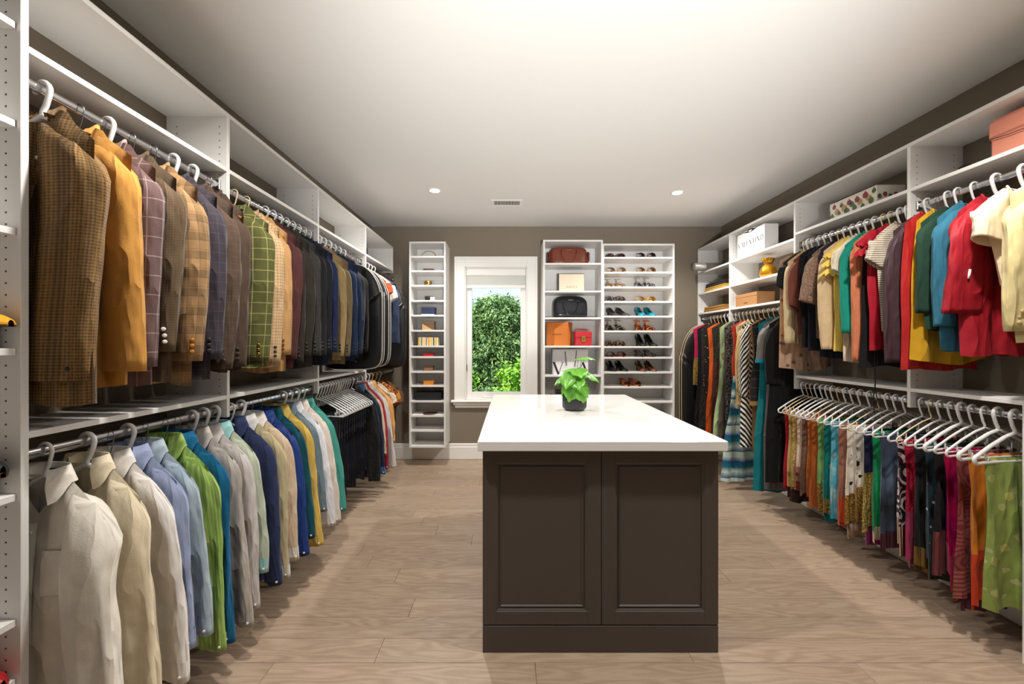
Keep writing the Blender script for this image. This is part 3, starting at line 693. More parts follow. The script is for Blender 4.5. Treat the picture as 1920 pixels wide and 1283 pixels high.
def run(rail, key, specs, grp, gid0):
    for i, s in enumerate(specs):
        Y, kind, short, desc, mat = s[:5]; o = dict(s[5]) if len(s) > 5 else {}
        ga = [abs(specs[j][0]-Y) for j in (i-1, i+1) if 0 <= j < len(specs)]; gap = min(ga) if ga else .1
        nb = specs[i-1][2] if i else specs[1][2]
        o['rail'] = key; o['room'] = (min(.055, (Y-specs[i-1][0])/2-.0015) if i else (.066 if key == 'LB' else .11), min(.055, (specs[i+1][0]-Y)/2-.0015) if i+1 < len(specs) else .05)
        build(rail, gid0+i, Y, kind, short, desc, mat, nb, min(gap, .11), grp, o)
RLT = (-1.37, ZRU, 1); RLB = (-1.37, ZRL, 1); RRT = (2.195, ZRU, -1); RRB = (2.195, ZRL, -1); RD = (2.195, 1.625, -1)
gb = M['gold']
J = 'jacket'
run(RLT, 'LT', [
 (1.165, J, 'brown tweed blazer', 'brown tweed blazer with a dark cuff button', fab('tweed', (152, 116, 66), (84, 60, 32)), dict(h='thick', nb_=1, w=.19, sl=dict(L=.735, rx=(.098, .088), ry=(.047, .04), flare=-.012), rot=6, L=.84, bm=M['black'])),
 (1.262, J, 'mustard suede jacket', 'mustard yellow suede jacket', fab('plain', (208, 146, 62)), dict(h='wire', btn=0, sl=dict(L=.705, rx=(.085, .082), flare=.03), rot=6, L=.80)),
 (1.352, J, 'purple windowpane blazer', 'muted purple windowpane check blazer', fab('pane', (112, 88, 88), (172, 150, 152), s=1.15), dict(h='thick', w=.198)),
 (1.435, J, 'brown wool blazer', 'plain brown wool blazer', fab('tweed', (112, 92, 68), (92, 74, 54)), dict(h='wire', bm=M['trimw'], w=.198, sl=dict(L=.66))),
 (1.522, J, 'tan plaid blazer', 'tan plaid blazer with brown buttons', fab('plaid', (180, 140, 94), (118, 92, 60), (92, 70, 48)), dict(h='wire', bm=plain('amber_button', (190, 120, 40), .3), sl=dict(rx=(.09, .075), flare=.024))),
 (1.614, J, 'navy plum checked blazer', 'navy plum blazer with faint check', fab('pane', (62, 56, 66), (90, 80, 88), s=.7), dict(h='thick', w=.21, sl=dict(flare=.035))),
 (1.712, J, 'dark brown checked blazer', 'dark brown faintly checked blazer', fab('pane', (84, 66, 54), (104, 84, 70), s=.5), dict(h='thick')),
 (1.80, J, 'chocolate blazer', 'chocolate brown blazer on a wooden hanger', fab('plain', (78, 60, 48)), dict(h='wood', w=.19)),
 (1.968, J, 'green windowpane blazer', 'olive green windowpane blazer with gold buttons', fab('pane', (90, 92, 46), (186, 176, 112), s=.95), dict(h='slim', bm=gb, w=.2, sl=dict(rx=(.085, .075), flare=.0))),
 (2.06, J, 'cream checked blazer', 'cream and tan fine checked blazer', fab('check', (214, 180, 136), (168, 130, 88), s=1.3), dict(h='slim', w=.2)),
 (2.14, J, 'camel checked blazer', 'camel blazer with faint fine check', fab('check', (200, 154, 98), (184, 138, 84), s=1.1), dict(h='wood', w=.195, bm=plain('brown_button', (120, 74, 34), .35))),
 (2.217, J, 'burgundy blazer', 'dark burgundy wool blazer', fab('plain', (84, 46, 46)), dict(h='tube', w=.205)),
 (2.285, J, 'espresso blazer', 'very dark espresso brown blazer', fab('plain', (52, 43, 37)), dict(h='tube', w=.2)),
 (2.35, J, 'charcoal brown jacket', 'charcoal brown plain suit jacket', fab('plain', (50, 45, 40)), dict(h='tube', w=.205)),
 (2.42, J, 'graphite suit jacket', 'graphite grey suit jacket', fab('plain', (58, 57, 55)), dict(h='tube', w=.215, sl=dict(flare=.03))),
 (2.49, J, 'black suit jacket', 'plain black wool suit jacket', fab('plain', (32, 32, 34)), dict(h='tube', w=.215, sl=dict(flare=.035))),
 (2.557, J, 'midnight suit jacket', 'midnight blue black suit jacket', fab('plain', (28, 32, 42)), dict(h='tube', w=.215, sl=dict(flare=.045))),
 (2.625, J, 'royal navy jacket', 'royal navy blue suit jacket', fab('plain', (34, 46, 86)), dict(h='tube', w=.22, sl=dict(flare=.05))),
 (2.69, J, 'dark grey jacket', 'dark warm grey suit jacket', fab('plain', (66, 63, 60)), dict(h='tube', w=.19)),
 (2.83, J, 'khaki blazer', 'khaki cotton blazer', fab('plain', (172, 146, 98)), dict(h='thick', w=.205)),
 (2.90, J, 'olive taupe jacket', 'olive taupe suit jacket', fab('plain', (124, 108, 80)), dict(h='thick', w=.21)),
 (2.985, J, 'bright navy jacket', 'bright navy blue suit jacket', fab('plain', (36, 54, 88)), dict(h='thick', w=.215, sl=dict(flare=.04))),
 (3.07, J, 'steel navy jacket', 'steel navy blue suit jacket', fab('plain', (32, 50, 82)), dict(h='tube', w=.215, sl=dict(flare=.045))),
 (3.16, J, 'charcoal pinstripe jacket', 'charcoal pinstripe suit jacket', fab('stripe', (50, 50, 54), (60, 60, 66), s=.7), dict(h='tube', w=.21)),
 (3.25, J, 'black evening jacket', 'black evening suit jacket', fab('plain', (26, 26, 28)), dict(h='tube', w=.21)),
 (3.79, 'tee', 'orange red polo', 'orange red short sleeved polo shirt', fab('plain', (226, 84, 44)), dict(h='tube', name='polo_shirt', cat='shirt', w=.185)),
 (3.87, 'tee', 'ivory shirt', 'ivory short sleeved shirt', fab('plain', (234, 222, 206)), dict(h='tube', cat='shirt', w=.205)),
 (3.96, 'sweater', 'dark denim jacket', 'dark denim blue casual jacket', fab('plain', (44, 56, 84)), dict(h='tube', name='denim_jacket', cat='jacket', w=.23, L=.74, sl=dict(flare=.05))),
], 'jackets on the suit rail', 100)
Sx = 'shirt'
run(RLB, 'LB', [
 (1.172, Sx, 'white chest pocket shirt', 'white dress shirt with a chest pocket', fab('plain', (234, 228, 216)), dict(h='tube', det=1, w=.19, drop=.125, sl=dict(L=.72, rx=(.07, .056), ry=(.042, .036), fwd=-.034, flare=0.070, wr=.1), L=.86, rot=4, hem=.24)),
 (1.288, Sx, 'cream dress shirt', 'cream dress shirt with rumpled sleeve', fab('plain', (236, 222, 190)), dict(h='thick', det=1, drop=.115, sl=dict(L=.72, rx=(.07, .055), fwd=-.026, flare=0.070, wr=.12), L=.82, rot=5)),
 (1.358, Sx, 'white rolled cuff shirt', 'white shirt with loose rolled cuffs', fab('plain', (238, 234, 230)), dict(h='wire', drop=.115, sl=dict(L=.66, rx=(.07, .06), flare=0.094, wr=.12), rot=5)),
 (1.425, Sx, 'periwinkle shirt', 'periwinkle blue dress shirt', fab('check', (150, 166, 206), (166, 180, 214), s=.4), dict(h='thick', sl=dict(L=.6, flare=0.055))),
 (1.487, Sx, 'pale denim shirt', 'pale denim blue dress shirt', fab('plain', (170, 190, 204)), dict(h='wire', sl=dict(L=.64, flare=0.070))),
 (1.572, Sx, 'lime green shirt', 'bright lime green dress shirt', fab('stripe', (142, 184, 80), (172, 202, 108), s=.9), dict(h='wire', sl=dict(L=.73, flare=0.066, rx=(.075, .05)))),
 (1.63, Sx, 'ocean blue shirt', 'ocean blue dress shirt', fab('plain', (14, 104, 156)), dict(h='wire', sl=dict(L=.74, flare=0.062))),
 (1.71, Sx, 'silver grey shirt', 'silver grey satin dress shirt', fab('plain', (188, 180, 172), rough=.45), dict(h='thick', sl=dict(L=.72, flare=0.082, wr=.12))),
 (1.775, Sx, 'pearl shirt', 'pearl white lilac dress shirt', fab('plain', (206, 200, 198), rough=.5), dict(h='thick', sl=dict(L=.70, flare=0.078, wr=.11))),
 (1.84, Sx, 'pale sage shirt', 'pale sage green dress shirt', fab('plain', (188, 200, 178)), dict(h='thick', sl=dict(L=.60, flare=0.062), m2=fab('plain', (150, 204, 204)))),
 (1.945, Sx, 'navy checked shirt', 'navy blue finely checked shirt', fab('check', (38, 48, 88), (54, 64, 108), s=.8), dict(h='tube', sl=dict(L=.72, flare=0.078))),
 (2.02, Sx, 'khaki shirt', 'khaki beige dress shirt', fab('plain', (196, 182, 142)), dict(h='thick', sl=dict(L=.70, flare=0.078), m2=fab('plain', (216, 216, 214)))),
 (2.09, Sx, 'light tan shirt', 'light tan dress shirt with white cuffs', fab('plain', (216, 192, 164)), dict(h='wire', sl=dict(L=.68, flare=0.086), m2=fab('plain', (236, 230, 222)))),
 (2.17, Sx, 'royal blue shirt', 'shiny royal blue dress shirt', fab('plain', (32, 62, 136), rough=.5), dict(h='wire', sl=dict(L=.68, flare=0.090))),
 (2.245, Sx, 'dark teal shirt', 'dark teal dress shirt', fab('plain', (6, 76, 92)), dict(h='wire', sl=dict(L=.62, flare=0.078))),
 (2.32, Sx, 'mustard yellow shirt', 'mustard yellow dress shirt', fab('plain', (220, 182, 82)), dict(h='wire', sl=dict(L=.70, flare=0.094))),
 (2.39, Sx, 'slate shirt', 'slate grey blue dress shirt', fab('plain', (108, 130, 142)), dict(h='thick', sl=dict(L=.54, flare=0.078))),
 (2.46, Sx, 'crisp white shirt', 'crisp cool white dress shirt', fab('plain', (230, 230, 236)), dict(h='tube', sl=dict(L=.68, flare=0.094))),
 (2.535, Sx, 'ivory dress shirt', 'ivory dress shirt', fab('plain', (226, 212, 200)), dict(h='thick', sl=dict(L=.68, flare=0.098))),
 (2.61, Sx, 'sea green shirt', 'sea green dress shirt', fab('plain', (66, 160, 146)), dict(h='tube', sl=dict(L=.66, flare=0.098))),
]+[(2.80+.046*i, 'trousers', 'folded dark trousers', 'folded dark trousers over a white plastic hanger above the floor', fab('plain', [(34, 36, 44), (44, 42, 42), (30, 34, 52)][i % 3], rough=.7), dict(L=.56+.02*(i % 4), back=.98, label='folded dark trousers draped over a white plastic hanger', hlabel='white plastic hanger carrying folded dark trousers', h='tube', fold=.008)) for i in range(13)]+[
 (3.42, Sx, 'black sequin shirt', 'black glittering lace shirt', fab('dots', (30, 29, 30), (92, 86, 76), s=.35), dict(h='tube', sl=dict(L=.72, flare=0.055), cb=0)),
 (3.50, Sx, 'navy satin shirt', 'navy shirt with bright blue cuff', fab('plain', (34, 46, 72), rough=.5), dict(h='tube', sl=dict(L=.7, flare=0.078), m2=fab('plain', (70, 124, 186)))),
 (3.555, Sx, 'beige cotton shirt', 'beige cotton casual shirt', fab('plain', (218, 190, 158)), dict(h='tube', sl=dict(L=.55, flare=0.070))),
 (3.61, Sx, 'crimson shirt', 'deep crimson casual shirt', fab('plain', (166, 32, 56)), dict(h='tube', sl=dict(L=.7, flare=0.078))),
 (3.72, Sx, 'pale grey shirt', 'pale grey casual shirt', fab('plain', (204, 198, 194)), dict(h='tube', sl=dict(L=.68, flare=0.109))),
 (3.80, Sx, 'peach orange shirt', 'peach orange casual shirt', fab('plain', (230, 164, 90)), dict(h='tube', sl=dict(L=.5, flare=0.086))),
 (3.90, 'tee', 'cream small shirt', 'cream short sleeved shirt on the low rail', fab('plain', (226, 206, 180)), dict(h='slim', cat='shirt', L=.45)),
 (4.02, 'tee', 'amber print shirt', 'amber and red print short sleeved shirt', fab('print', (196, 140, 40), (150, 40, 26), (222, 176, 84)), dict(h='slim', cat='shirt', L=.5, w=.2)),
 (4.14, 'tee', 'brown casual shirt', 'brown short sleeved casual shirt', fab('plain', (110, 76, 52)), dict(h='slim', cat='shirt', L=.42, w=.2)),
], 'shirts and trousers on the low rail', 200)
def rollcuff(col):
    def f(g, t, side):
        m = MB(); x = side*(g.w-.02); m.tube([(x, -.038, -.34), (x+side*.008, -.042, -.38)], .005, 6); m.obj('sleeve_tab', col, t)
    return f
def ruffle(mat, n=2, wid=.075, L=.1, z0=-.07):
    def f(g, t, side):
        for sg in (-1, 1):
            for i in range(n):
                th = np.linspace(0, 2*PI, 33); rows = []
                for q in (0, .35, .7, 1):
                    rr = (.03+wid*q*.62)*(1+.22*q*np.sin(7*th+i)); rows.append(np.stack([sg*(g.w-.035+.03*i*.4+.045*q)+sg*rr*np.cos(th)*.9, rr*np.sin(th)*min(.55, g.b*14), np.full(33, z0-.055*i-L*q)+.01*q*np.sin(9*th)-sg*0], 1))
                P = np.stack(rows); MB().grid(P, P[:, :, [0, 2]]).obj('ruffle', mat, t)
    return f
def cords(mat):
    def f(g, t, side):
        x = side*.12; MB().tube([(x, -.02, -.7), (x, -.02, -.86), (x+.004, -.02, -.9), (x-.012, -.02, -.98), (x-.004, -.02, -1.06)], .0035, 6).tube([(x, -.02, -.9), (x+.014, -.02, -.98), (x+.012, -.02, -1.02)], .003, 6).obj('drawstring', mat, t)
    return f
run(RRT, 'RT', [
 (1.61, J, 'pale yellow blazer', 'pale yellow linen blazer with tone buttons', fab('plain', (230, 212, 150)), dict(h='thick', bm=plain('horn_button', (196, 172, 112), .4), w=.225, drop=.085, L=.66, sl=dict(L=.56, rx=(.1, .07), flare=.0, ry=(.04, .034)), rot=6)),
 (1.705, 'tee', 'cream ruffled top', 'cream top with soft ruffled sleeves', fab('plain', (244, 226, 190)), dict(h='thick', L=.42, w=.2, hem=.11, sl=dict(L=.19, rx=(.075, .075), flare=.04, lift=.3), rot=5)),
 (1.80, 'blouse', 'dark red tabbed blouse', 'dark red blouse with rolled tabbed sleeves', fab('plain', (172, 24, 40), rough=.6), dict(h='thick', L=.72, w=.195, sl=dict(L=.47, rx=(.07, .088), flare=.045, wr=.13, cuff=.06), extra=rollcuff(M['trimw']))),
 (1.885, 'sweater', 'teal knit sweater', 'teal blue knit sweater', fab('plain', (44, 112, 140)), dict(h='tube', L=.70, sl=dict(L=.56, rx=(.08, .055), flare=.015))),
 (1.955, 'sweater', 'dark green knit top', 'dark bottle green knit top', fab('plain', (30, 66, 50)), dict(h='tube', w=.2, L=.6, sl=dict(L=.46, rx=(.075, .055), flare=.03, cuff=0))),
 (2.0, 'tank', 'mustard draped top', 'mustard yellow draped top with wide hem', fab('plain', (206, 154, 20)), dict(h='tube', L=.74, hem=.2, w=.17, hemz=-.03)),
 (2.045, 'tank', 'scarlet sleeveless top', 'scarlet sleeveless top with draped neck', fab('plain', (186, 32, 30), rough=.6), dict(h='wire', L=.80, hem=.2, w=.185, nf=.05, neck=.1)),
 (2.098, 'blouse', 'dark plum blouse', 'dark plum satin blouse with wide cuffs', fab('plain', (72, 50, 56), rough=.55), dict(h='tube', L=.68, w=.195, sl=dict(L=.72, rx=(.07, .072), flare=.035, cuff=.075, puff=.012))),
 (2.20, 'tee', 'striped cap sleeve top', 'cream and grey striped cap sleeve top', fab('hstripe', (232, 218, 196), (150, 136, 122), s=.6), dict(h='tube', L=.6, sl=dict(L=.2, flare=.06))),
 (2.245, 'tank', 'crimson ruffled blouse', 'crimson blouse with ruffled neckline', fab('plain', (176, 18, 40), rough=.6), dict(h='tube', L=.70, w=.185, extra=ruffle(fab('plain', (176, 18, 40), rough=.6), 2, .06, .09, -.03))),
 (2.30, 'tank', 'black velvet top', 'black velvet top with a hanging drawstring', fab('plain', (20, 19, 20)), dict(h='slim', L=.80, hem=.2, extra=cords(M['black']))),
 (2.345, 'blouse', 'terracotta blouse', 'terracotta blouse with split short sleeve', fab('plain', (212, 122, 82)), dict(h='slim', L=.6, w=.19, sl=dict(L=.72, rx=(.06, .038), flare=.02, cuff=0))),
 (2.40, 'blouse', 'emerald blouse', 'emerald green blouse', fab('plain', (16, 146, 126)), dict(h='tube', L=.6, w=.195, sl=dict(L=.54, rx=(.06, .055), flare=.02, cuff=0))),
 (2.45, 'tee', 'white chiffon top', 'white chiffon top with fluted sleeve', fab('plain', (238, 226, 200)), dict(h='tube', L=.78, sl=dict(L=.22, rx=(.05, .06), flare=.03))),
 (2.50, 'tank', 'yellow ruffled top', 'butter yellow top with layered ruffles', fab('plain', (240, 208, 96)), dict(h='tube', L=.72, w=.165, extra=ruffle(fab('plain', (244, 212, 100)), 3, .065, .07, -.06))),
 (2.555, 'blouse', 'sand satin blouse', 'sand beige satin blouse with balloon sleeves', fab('plain', (222, 190, 146), rough=.5), dict(h='tube', L=.66, w=.2, sl=dict(L=.65, rx=(.07, .052), flare=.02, puff=.018, cuff=.09))),
 (2.61, 'tank', 'navy silk top', 'navy silk sleeveless top', fab('plain', (30, 40, 62), rough=.6), dict(h='tube', L=.76, w=.175)),
 (2.66, 'tee', 'taupe lace top', 'taupe lace top with bell sleeves', fab('lace', (168, 136, 116), (134, 106, 90)), dict(h='slim', L=.64, w=.195, sl=dict(L=.34, rx=(.06, .072), flare=.07, lift=.25))),
 (2.715, 'tank', 'ink blue top', 'ink blue sleeveless top', fab('plain', (26, 32, 46)), dict(h='tube', L=.72, w=.18)),
 (2.77, 'tank', 'black beaded top', 'black sleeveless top with beaded side', fab('plain', (28, 27, 29)), dict(h='tube', L=.7, w=.195, border=None)),
 (2.825, 'tee', 'rust brown top', 'rust brown top with gathered sleeve', fab('plain', (128, 68, 54)), dict(h='tube', L=.6, w=.2, sl=dict(L=.36, rx=(.065, .055), flare=.03, puff=.016))),
 (2.885, 'blouse', 'ivory knit blouse', 'ivory cream long sleeved blouse', fab('plain', (232, 208, 160)), dict(h='tube', L=.6, w=.2, sl=dict(L=.64, rx=(.06, .055), flare=.025, cuff=0))),
 (2.925, 'tee', 'small black top', 'black short sleeved top', fab('plain', (34, 33, 34)), dict(h='thick', L=.5, w=.205, sl=dict(L=.26, flare=.03))),
 (2.97, 'dress', 'rose toile tunic', 'rose beige tunic printed with dark flowers', fab('floral', (212, 170, 142), (196, 152, 126), (110, 84, 80), s=.9), dict(h='slim', L=.84, w=.2, hem=.215, waist=0, name='tunic', cat='tunic', hemz=-.03)),
], 'tops on the upper blouse rail', 300)
brd = lambda *c: fab('hstripe', *c, s=.6)
goldc = fab('lace', (196, 158, 78), (120, 84, 40), s=.8, rough=.45)
D_ = 'saree'
SR = [
 ('red olive print saree', 'red saree with olive leaf print', fab('print', (170, 20, 40), (170, 20, 40), (120, 112, 52), s=1.6), dict(under=fab('hstripe', (60, 30, 28), (24, 18, 18), s=.5), ul=.09)),
 ('gold silk saree', 'gold beige silk saree', fab('floral', (198, 168, 96), (176, 142, 74), (150, 116, 58), rough=.5), dict(under=fab('plain', (58, 34, 30)), ul=.1)),
 ('straw lace saree', 'straw yellow embroidered saree', fab('lace', (204, 178, 112), (172, 136, 72)), {}),
 ('blush rose saree', 'blush saree printed with a rose', fab('floral', (234, 204, 180), (234, 204, 180), (176, 104, 114), s=2.4), dict(border=fab('print', (146, 112, 86), (120, 24, 30), (92, 72, 58)), bh=.13)),
 ('umber saree', 'umber brown printed saree', fab('tiedye', (92, 66, 52), (124, 92, 72), (72, 54, 46)), {}),
 ('rust orange saree', 'rust orange brocade saree', fab('paisley', (196, 106, 40), (182, 92, 32)), dict(border=fab('plain', (176, 88, 34)), bh=.13)),
 ('burnt orange saree', 'burnt orange silk saree', fab('plain', (186, 92, 34)), {}),
 ('lime teal saree', 'lime and teal saree with gold hem', fab('tiedye', (170, 186, 84), (112, 168, 96), (30, 130, 118), s=2), dict(border=goldc, bh=.17)),
 ('teal medallion saree', 'teal saree with gold medallions', fab('floral', (8, 118, 112), (8, 118, 112), (190, 160, 96), s=1.7), dict(border=goldc, bh=.08, under=fab('plain', (4, 106, 104)), ul=.08)),
 ('turquoise tie dye saree', 'turquoise and white tie dyed saree', fab('tiedye', (28, 150, 200), (96, 198, 222), (226, 240, 236), s=1.5), dict(under=fab('plain', (10, 84, 140)), ul=.02)),
 ('clay brown saree', 'clay brown saree with orange hem', fab('tiedye', (150, 96, 76), (168, 112, 90), (120, 78, 64)), dict(border=fab('plain', (224, 88, 44)), bh=.15)),
 ('ivory ink saree', 'ivory saree with black brush strokes and gold hem', fab('print', (236, 228, 214), (236, 228, 214), (34, 32, 36), s=2.0), dict(border=goldc, bh=.17, under=fab('tiedye', (40, 34, 32), (150, 120, 84), (226, 214, 196)), ul=.08)),
 ('white branch saree', 'white saree with dark branches', fab('print', (238, 232, 222), (236, 228, 214), (40, 40, 48), s=1.2), dict(border=goldc, bh=.2)),
 ('navy gold saree', 'navy saree with wide gold sequin band', fab('plain', (30, 36, 76)), dict(border=fab('lace', (214, 180, 96), (130, 100, 48), s=.6, rough=.4), bh=.3, under=fab('plain', (126, 28, 92)), ul=.08)),
 ('emerald chiffon saree', 'emerald green chiffon saree with cream border', fab('tiedye', (4, 146, 80), (10, 160, 92), (90, 176, 150), s=3), dict(border=fab('lace', (226, 208, 184), (206, 186, 156), s=.5), bh=.07)),
 ('slate blue saree', 'slate blue and black saree', fab('bands', (96, 116, 144), (60, 72, 96), (36, 36, 44), s=2.2), dict(border=fab('stripe', (96, 30, 44), (40, 24, 30), s=.6), bh=.1)),
 ('black swirl saree', 'black saree with white swirls and striped border', fab('paisley', (30, 29, 34), (214, 206, 206), s=2.2), dict(border=fab('stripe', (96, 28, 44), (220, 196, 150), s=.9), bh=.14)),
 ('crimson jacquard saree', 'crimson jacquard saree with magenta border', fab('paisley', (206, 22, 66), (224, 54, 88), s=1.0, rough=.5), dict(border=fab('plain', (176, 52, 96)), bh=.2, under=fab('plain', (136, 46, 72)), ul=.06)),
 ('black gold hem saree', 'black saree with broad gold hem', fab('plain', (30, 28, 28)), dict(border=fab('stripe', (170, 130, 70), (120, 88, 46), s=2, rough=.4), bh=.1)),
 ('dark teal dotted saree', 'dark teal saree scattered with silver dots', fab('dots', (34, 62, 76), (206, 206, 196), s=1.1), dict(under=fab('plain', (44, 52, 26)), ul=.04)),
 ('black maroon hem saree', 'black saree with maroon hem', fab('plain', (26, 24, 25)), dict(border=fab('stripe', (128, 62, 62), (98, 44, 46), s=1), bh=.2)),
 ('magenta saree', 'magenta silk saree', fab('tiedye', (196, 10, 110), (206, 14, 84), (150, 12, 110), s=4, rough=.6), dict(border=fab('plain', (206, 40, 96)), bh=.14)),
 ('maroon paisley saree', 'maroon saree with large paisley rings', fab('paisley', (150, 74, 74), (120, 46, 50), s=1.4), dict(border=fab('hstripe', (168, 96, 84), (130, 60, 58), s=1), bh=.12, under=fab('plain', (92, 40, 60)), ul=.05)),
 ('bright orange saree', 'bright orange saree with red hem', fab('plain', (238, 132, 28)), dict(border=fab('plain', (222, 66, 30)), bh=.2)),
 ('lime floral saree', 'lime green saree with yellow flowers', fab('floral', (150, 172, 82), (186, 196, 132), (208, 196, 50), s=.9), {}),
]
SY = [2.988, 2.942, 2.90, 2.855, 2.805, 2.76, 2.715, 2.665, 2.61, 2.555, 2.50, 2.435, 2.375, 2.32, 2.27, 2.215, 2.125, 2.08, 2.035, 1.985, 1.94, 1.895, 1.845, 1.795, 1.735]
rr = random.Random(4)
specs = []
for (s, d, m, o), yy_ in zip(SR, SY):
    o = dict(o); o.setdefault('L', .58+.07*(3.0-yy_)/1.3+rr.uniform(-.035, .035)); o['h'] = 'tube' if rr.random() < .75 else 'slim'; o['k'] = rr.uniform(2.2, 3.6); o['w'] = rr.uniform(.158, .168); o['hem'] = rr.uniform(.155, .172); o['back'] = rr.choice((.9, 1.04, .95)); o['rot'] = 7+rr.uniform(-1.5, 1.5); o['fold'] = .013
    specs.append((yy_, D_, s, d, m, o))
specs[-1][5]['h'] = 'thick'; specs[-2][5]['h'] = 'thick'; specs[-5][5]['h'] = 'thick'
run(RRB, 'RB', specs[::-1], 'folded sarees on the low rail', 400)
Dr = 'dress'
grey = fab('plain', (120, 116, 114))
run(RD, 'D', [
 (3.09, Dr, 'long black gown', 'long plain black gown', fab('plain', (14, 14, 15)), dict(h='slim', L=1.28, w=.2, hem=.23, sl=dict(L=.5))),
 (3.16, Dr, 'grey black tunic dress', 'grey and black dress with turquoise sleeve trim', grey, dict(h='slim', L=1.36, w=.2, hem=.2, sl=dict(L=.34, rx=(.07, .075), flare=.05, cuff=.03), m2=fab('plain', (20, 160, 186)))),
 (3.24, Dr, 'teal gown', 'long teal chiffon gown', fab('plain', (8, 122, 132)), dict(h='slim', L=1.40, w=.19, hem=.235)),
 (3.31, Dr, 'brown plaid tunic', 'black tunic with thin brown plaid lines', fab('pane', (40, 36, 34), (104, 88, 66), s=1.3), dict(h='slim', L=.72, w=.2, hem=.215, border=fab('plain', (168, 122, 70)), bh=.05, name='tunic', cat='tunic')),
 (3.375, Dr, 'camel long dress', 'camel beige long dress', fab('plain', (190, 138, 88)), dict(h='slim', L=1.12, w=.175, hem=.16, fold=.01)),
 (3.44, Dr, 'diagonal stripe dress', 'black and white diagonally striped long dress', fab('diag', (240, 236, 226), (20, 19, 20), s=1.7), dict(h='slim', L=1.1, w=.205, hem=.225, sl=dict(L=.62, rx=(.05, .04), flare=.02))),
 (3.505, Dr, 'gold buttoned coat', 'gold beige buttoned long cardigan', fab('plain', (206, 170, 104)), dict(h='slim', L=.74, w=.195, hem=.215, name='cardigan', cat='cardigan', sl=dict(L=.6, rx=(.055, .045)))),
 (3.565, Dr, 'cream dotted dress', 'cream dress with small black dots', fab('dots', (232, 220, 194), (60, 50, 44), s=.5), dict(h='slim', L=.78, w=.19, hem=.2)),
 (3.62, Dr, 'coral short dress', 'coral red short dress', fab('plain', (206, 66, 44)), dict(h='slim', L=.5, w=.205, hem=.2)),
 (3.68, Dr, 'blue striped maxi dress', 'long blue, white and turquoise banded dress', fab('bands', (26, 92, 150), (206, 226, 216), (30, 130, 150), s=.8), dict(h='slim', L=1.47, w=.13, neck=.07, hem=.27, fold=.018, waist=.03)),
 (3.74, Dr, 'black lace dress', 'black and grey lace dress', fab('lace', (36, 34, 34), (110, 100, 92), s=1.6), dict(h='slim', L=.92, w=.195, hem=.2)),
 (3.80, Dr, 'taupe pleated dress', 'dark taupe pleated dress', fab('plain', (86, 78, 68)), dict(h='slim', L=1.12, w=.165, hem=.235)),
 (3.865, Dr, 'mint floral dress', 'mint green dress with coral flowers', fab('floral', (176, 198, 142), (120, 150, 96), (222, 122, 90), s=1.9), dict(h='slim', L=1.28, w=.175, hem=.26, nf=.18)),
 (3.99, Dr, 'olive lace dress', 'olive sequin top over brown lace dress', fab('lace', (66, 62, 44), (34, 32, 26)), dict(h='tube', L=1.1, w=.19, hem=.2, border=fab('lace', (98, 52, 40), (60, 34, 28)), bh=.66)),
 (4.06, Dr, 'orange dress', 'bright orange sleeveless dress', fab('plain', (240, 96, 26)), dict(h='tube', L=1.16, w=.2, hem=.225, waist=.03)),
 (4.13, Dr, 'black floral dress', 'black dress with small cream flowers', fab('floral', (34, 31, 30), (34, 31, 30), (210, 190, 140), s=.5), dict(h='slim', L=.74, w=.205, hem=.215)),
 (4.20, Dr, 'brown sequin dress', 'dark brown sequin dress', fab('lace', (70, 58, 54), (32, 28, 28)), dict(h='slim', L=1.2, w=.2, hem=.23)),
 (4.27, Dr, 'black gold edged dress', 'black dress with gold lace edging', fab('plain', (20, 20, 24)), dict(h='slim', L=1.24, w=.205, hem=.245, m2=goldc)),
 (4.345, Dr, 'fuchsia lace dress', 'fuchsia dress with gold lace hem', fab('plain', (190, 26, 76)), dict(h='slim', L=.66, w=.215, hem=.225, border=goldc, bh=.3)),
], 'dresses on the long rail', 500)

# garment bags
def bag(name, label, loc, rz, side, wd, ht, th, pipe, zipc=None, hx=0):
    t = thing(name, label, 'garment bag', loc, rz, 'garment bags'); n = 56; O = []
    for i in range(n):
        a = 2*PI*i/n; c, s = math.cos(a), math.sin(a); k = 5.0 if s < 0 else 2.6; O.append((wd*np.sign(c)*abs(c)**(2/k), -ht/2+.0+ht/2*np.sign(s)*abs(s)**(2/(4 if s > 0 else 9))))
    O = np.array(O); O[:, 1] -= np.where(O[:, 1] > -ht*.25, (np.abs(O[:, 0])/wd)**2*.09, 0); ctr = np.array([0, -ht/2]); rr_ = random.Random(name); rows = []
    for f, q in ((.0, .95), (.45, 1), (.8, .96), (.95, .8), (1, .55), (1, -.55), (.95, -.8), (.8, -.96), (.45, -1), (.0, -.95)):
        P = ctr+(O-ctr)*f; y = -th/2*q*np.ones(n)+(.006*np.sin(P[:, 1]*9+P[:, 0]*6) if f < .9 else 0); rows.append(np.stack([P[:, 0], y, P[:, 1]], 1))
    R = np.stack(rows); R = np.concatenate([R, R[:, :1]], 1)
    body = MB().grid(R).obj('bag_body', M['bagk'], t)
    for s in (-1, 1):
        MB().tube([(p[0]*1.003, s*th*.28, p[1]) for p in O], .0045, 6, closed=True).obj('piping', pipe, t)
    MB().tube([(side*wd*.18, -th/2-.004, -.1), (side*wd*.2, -th/2-.008, -ht*.5), (side*wd*.18, -th/2-.004, -ht+.06)], .0035, 6).obj('zip', zipc or M['steel'], t)
    MB().tube([(x+hx, y, z) for x, y, z in hook_pts(side, .02)], .0022, 6).obj('hook', M['steel'], t)
    return t
M['bagk'] = plain('black_nylon', (24, 24, 25), .42, bump=.2, bscale=60)
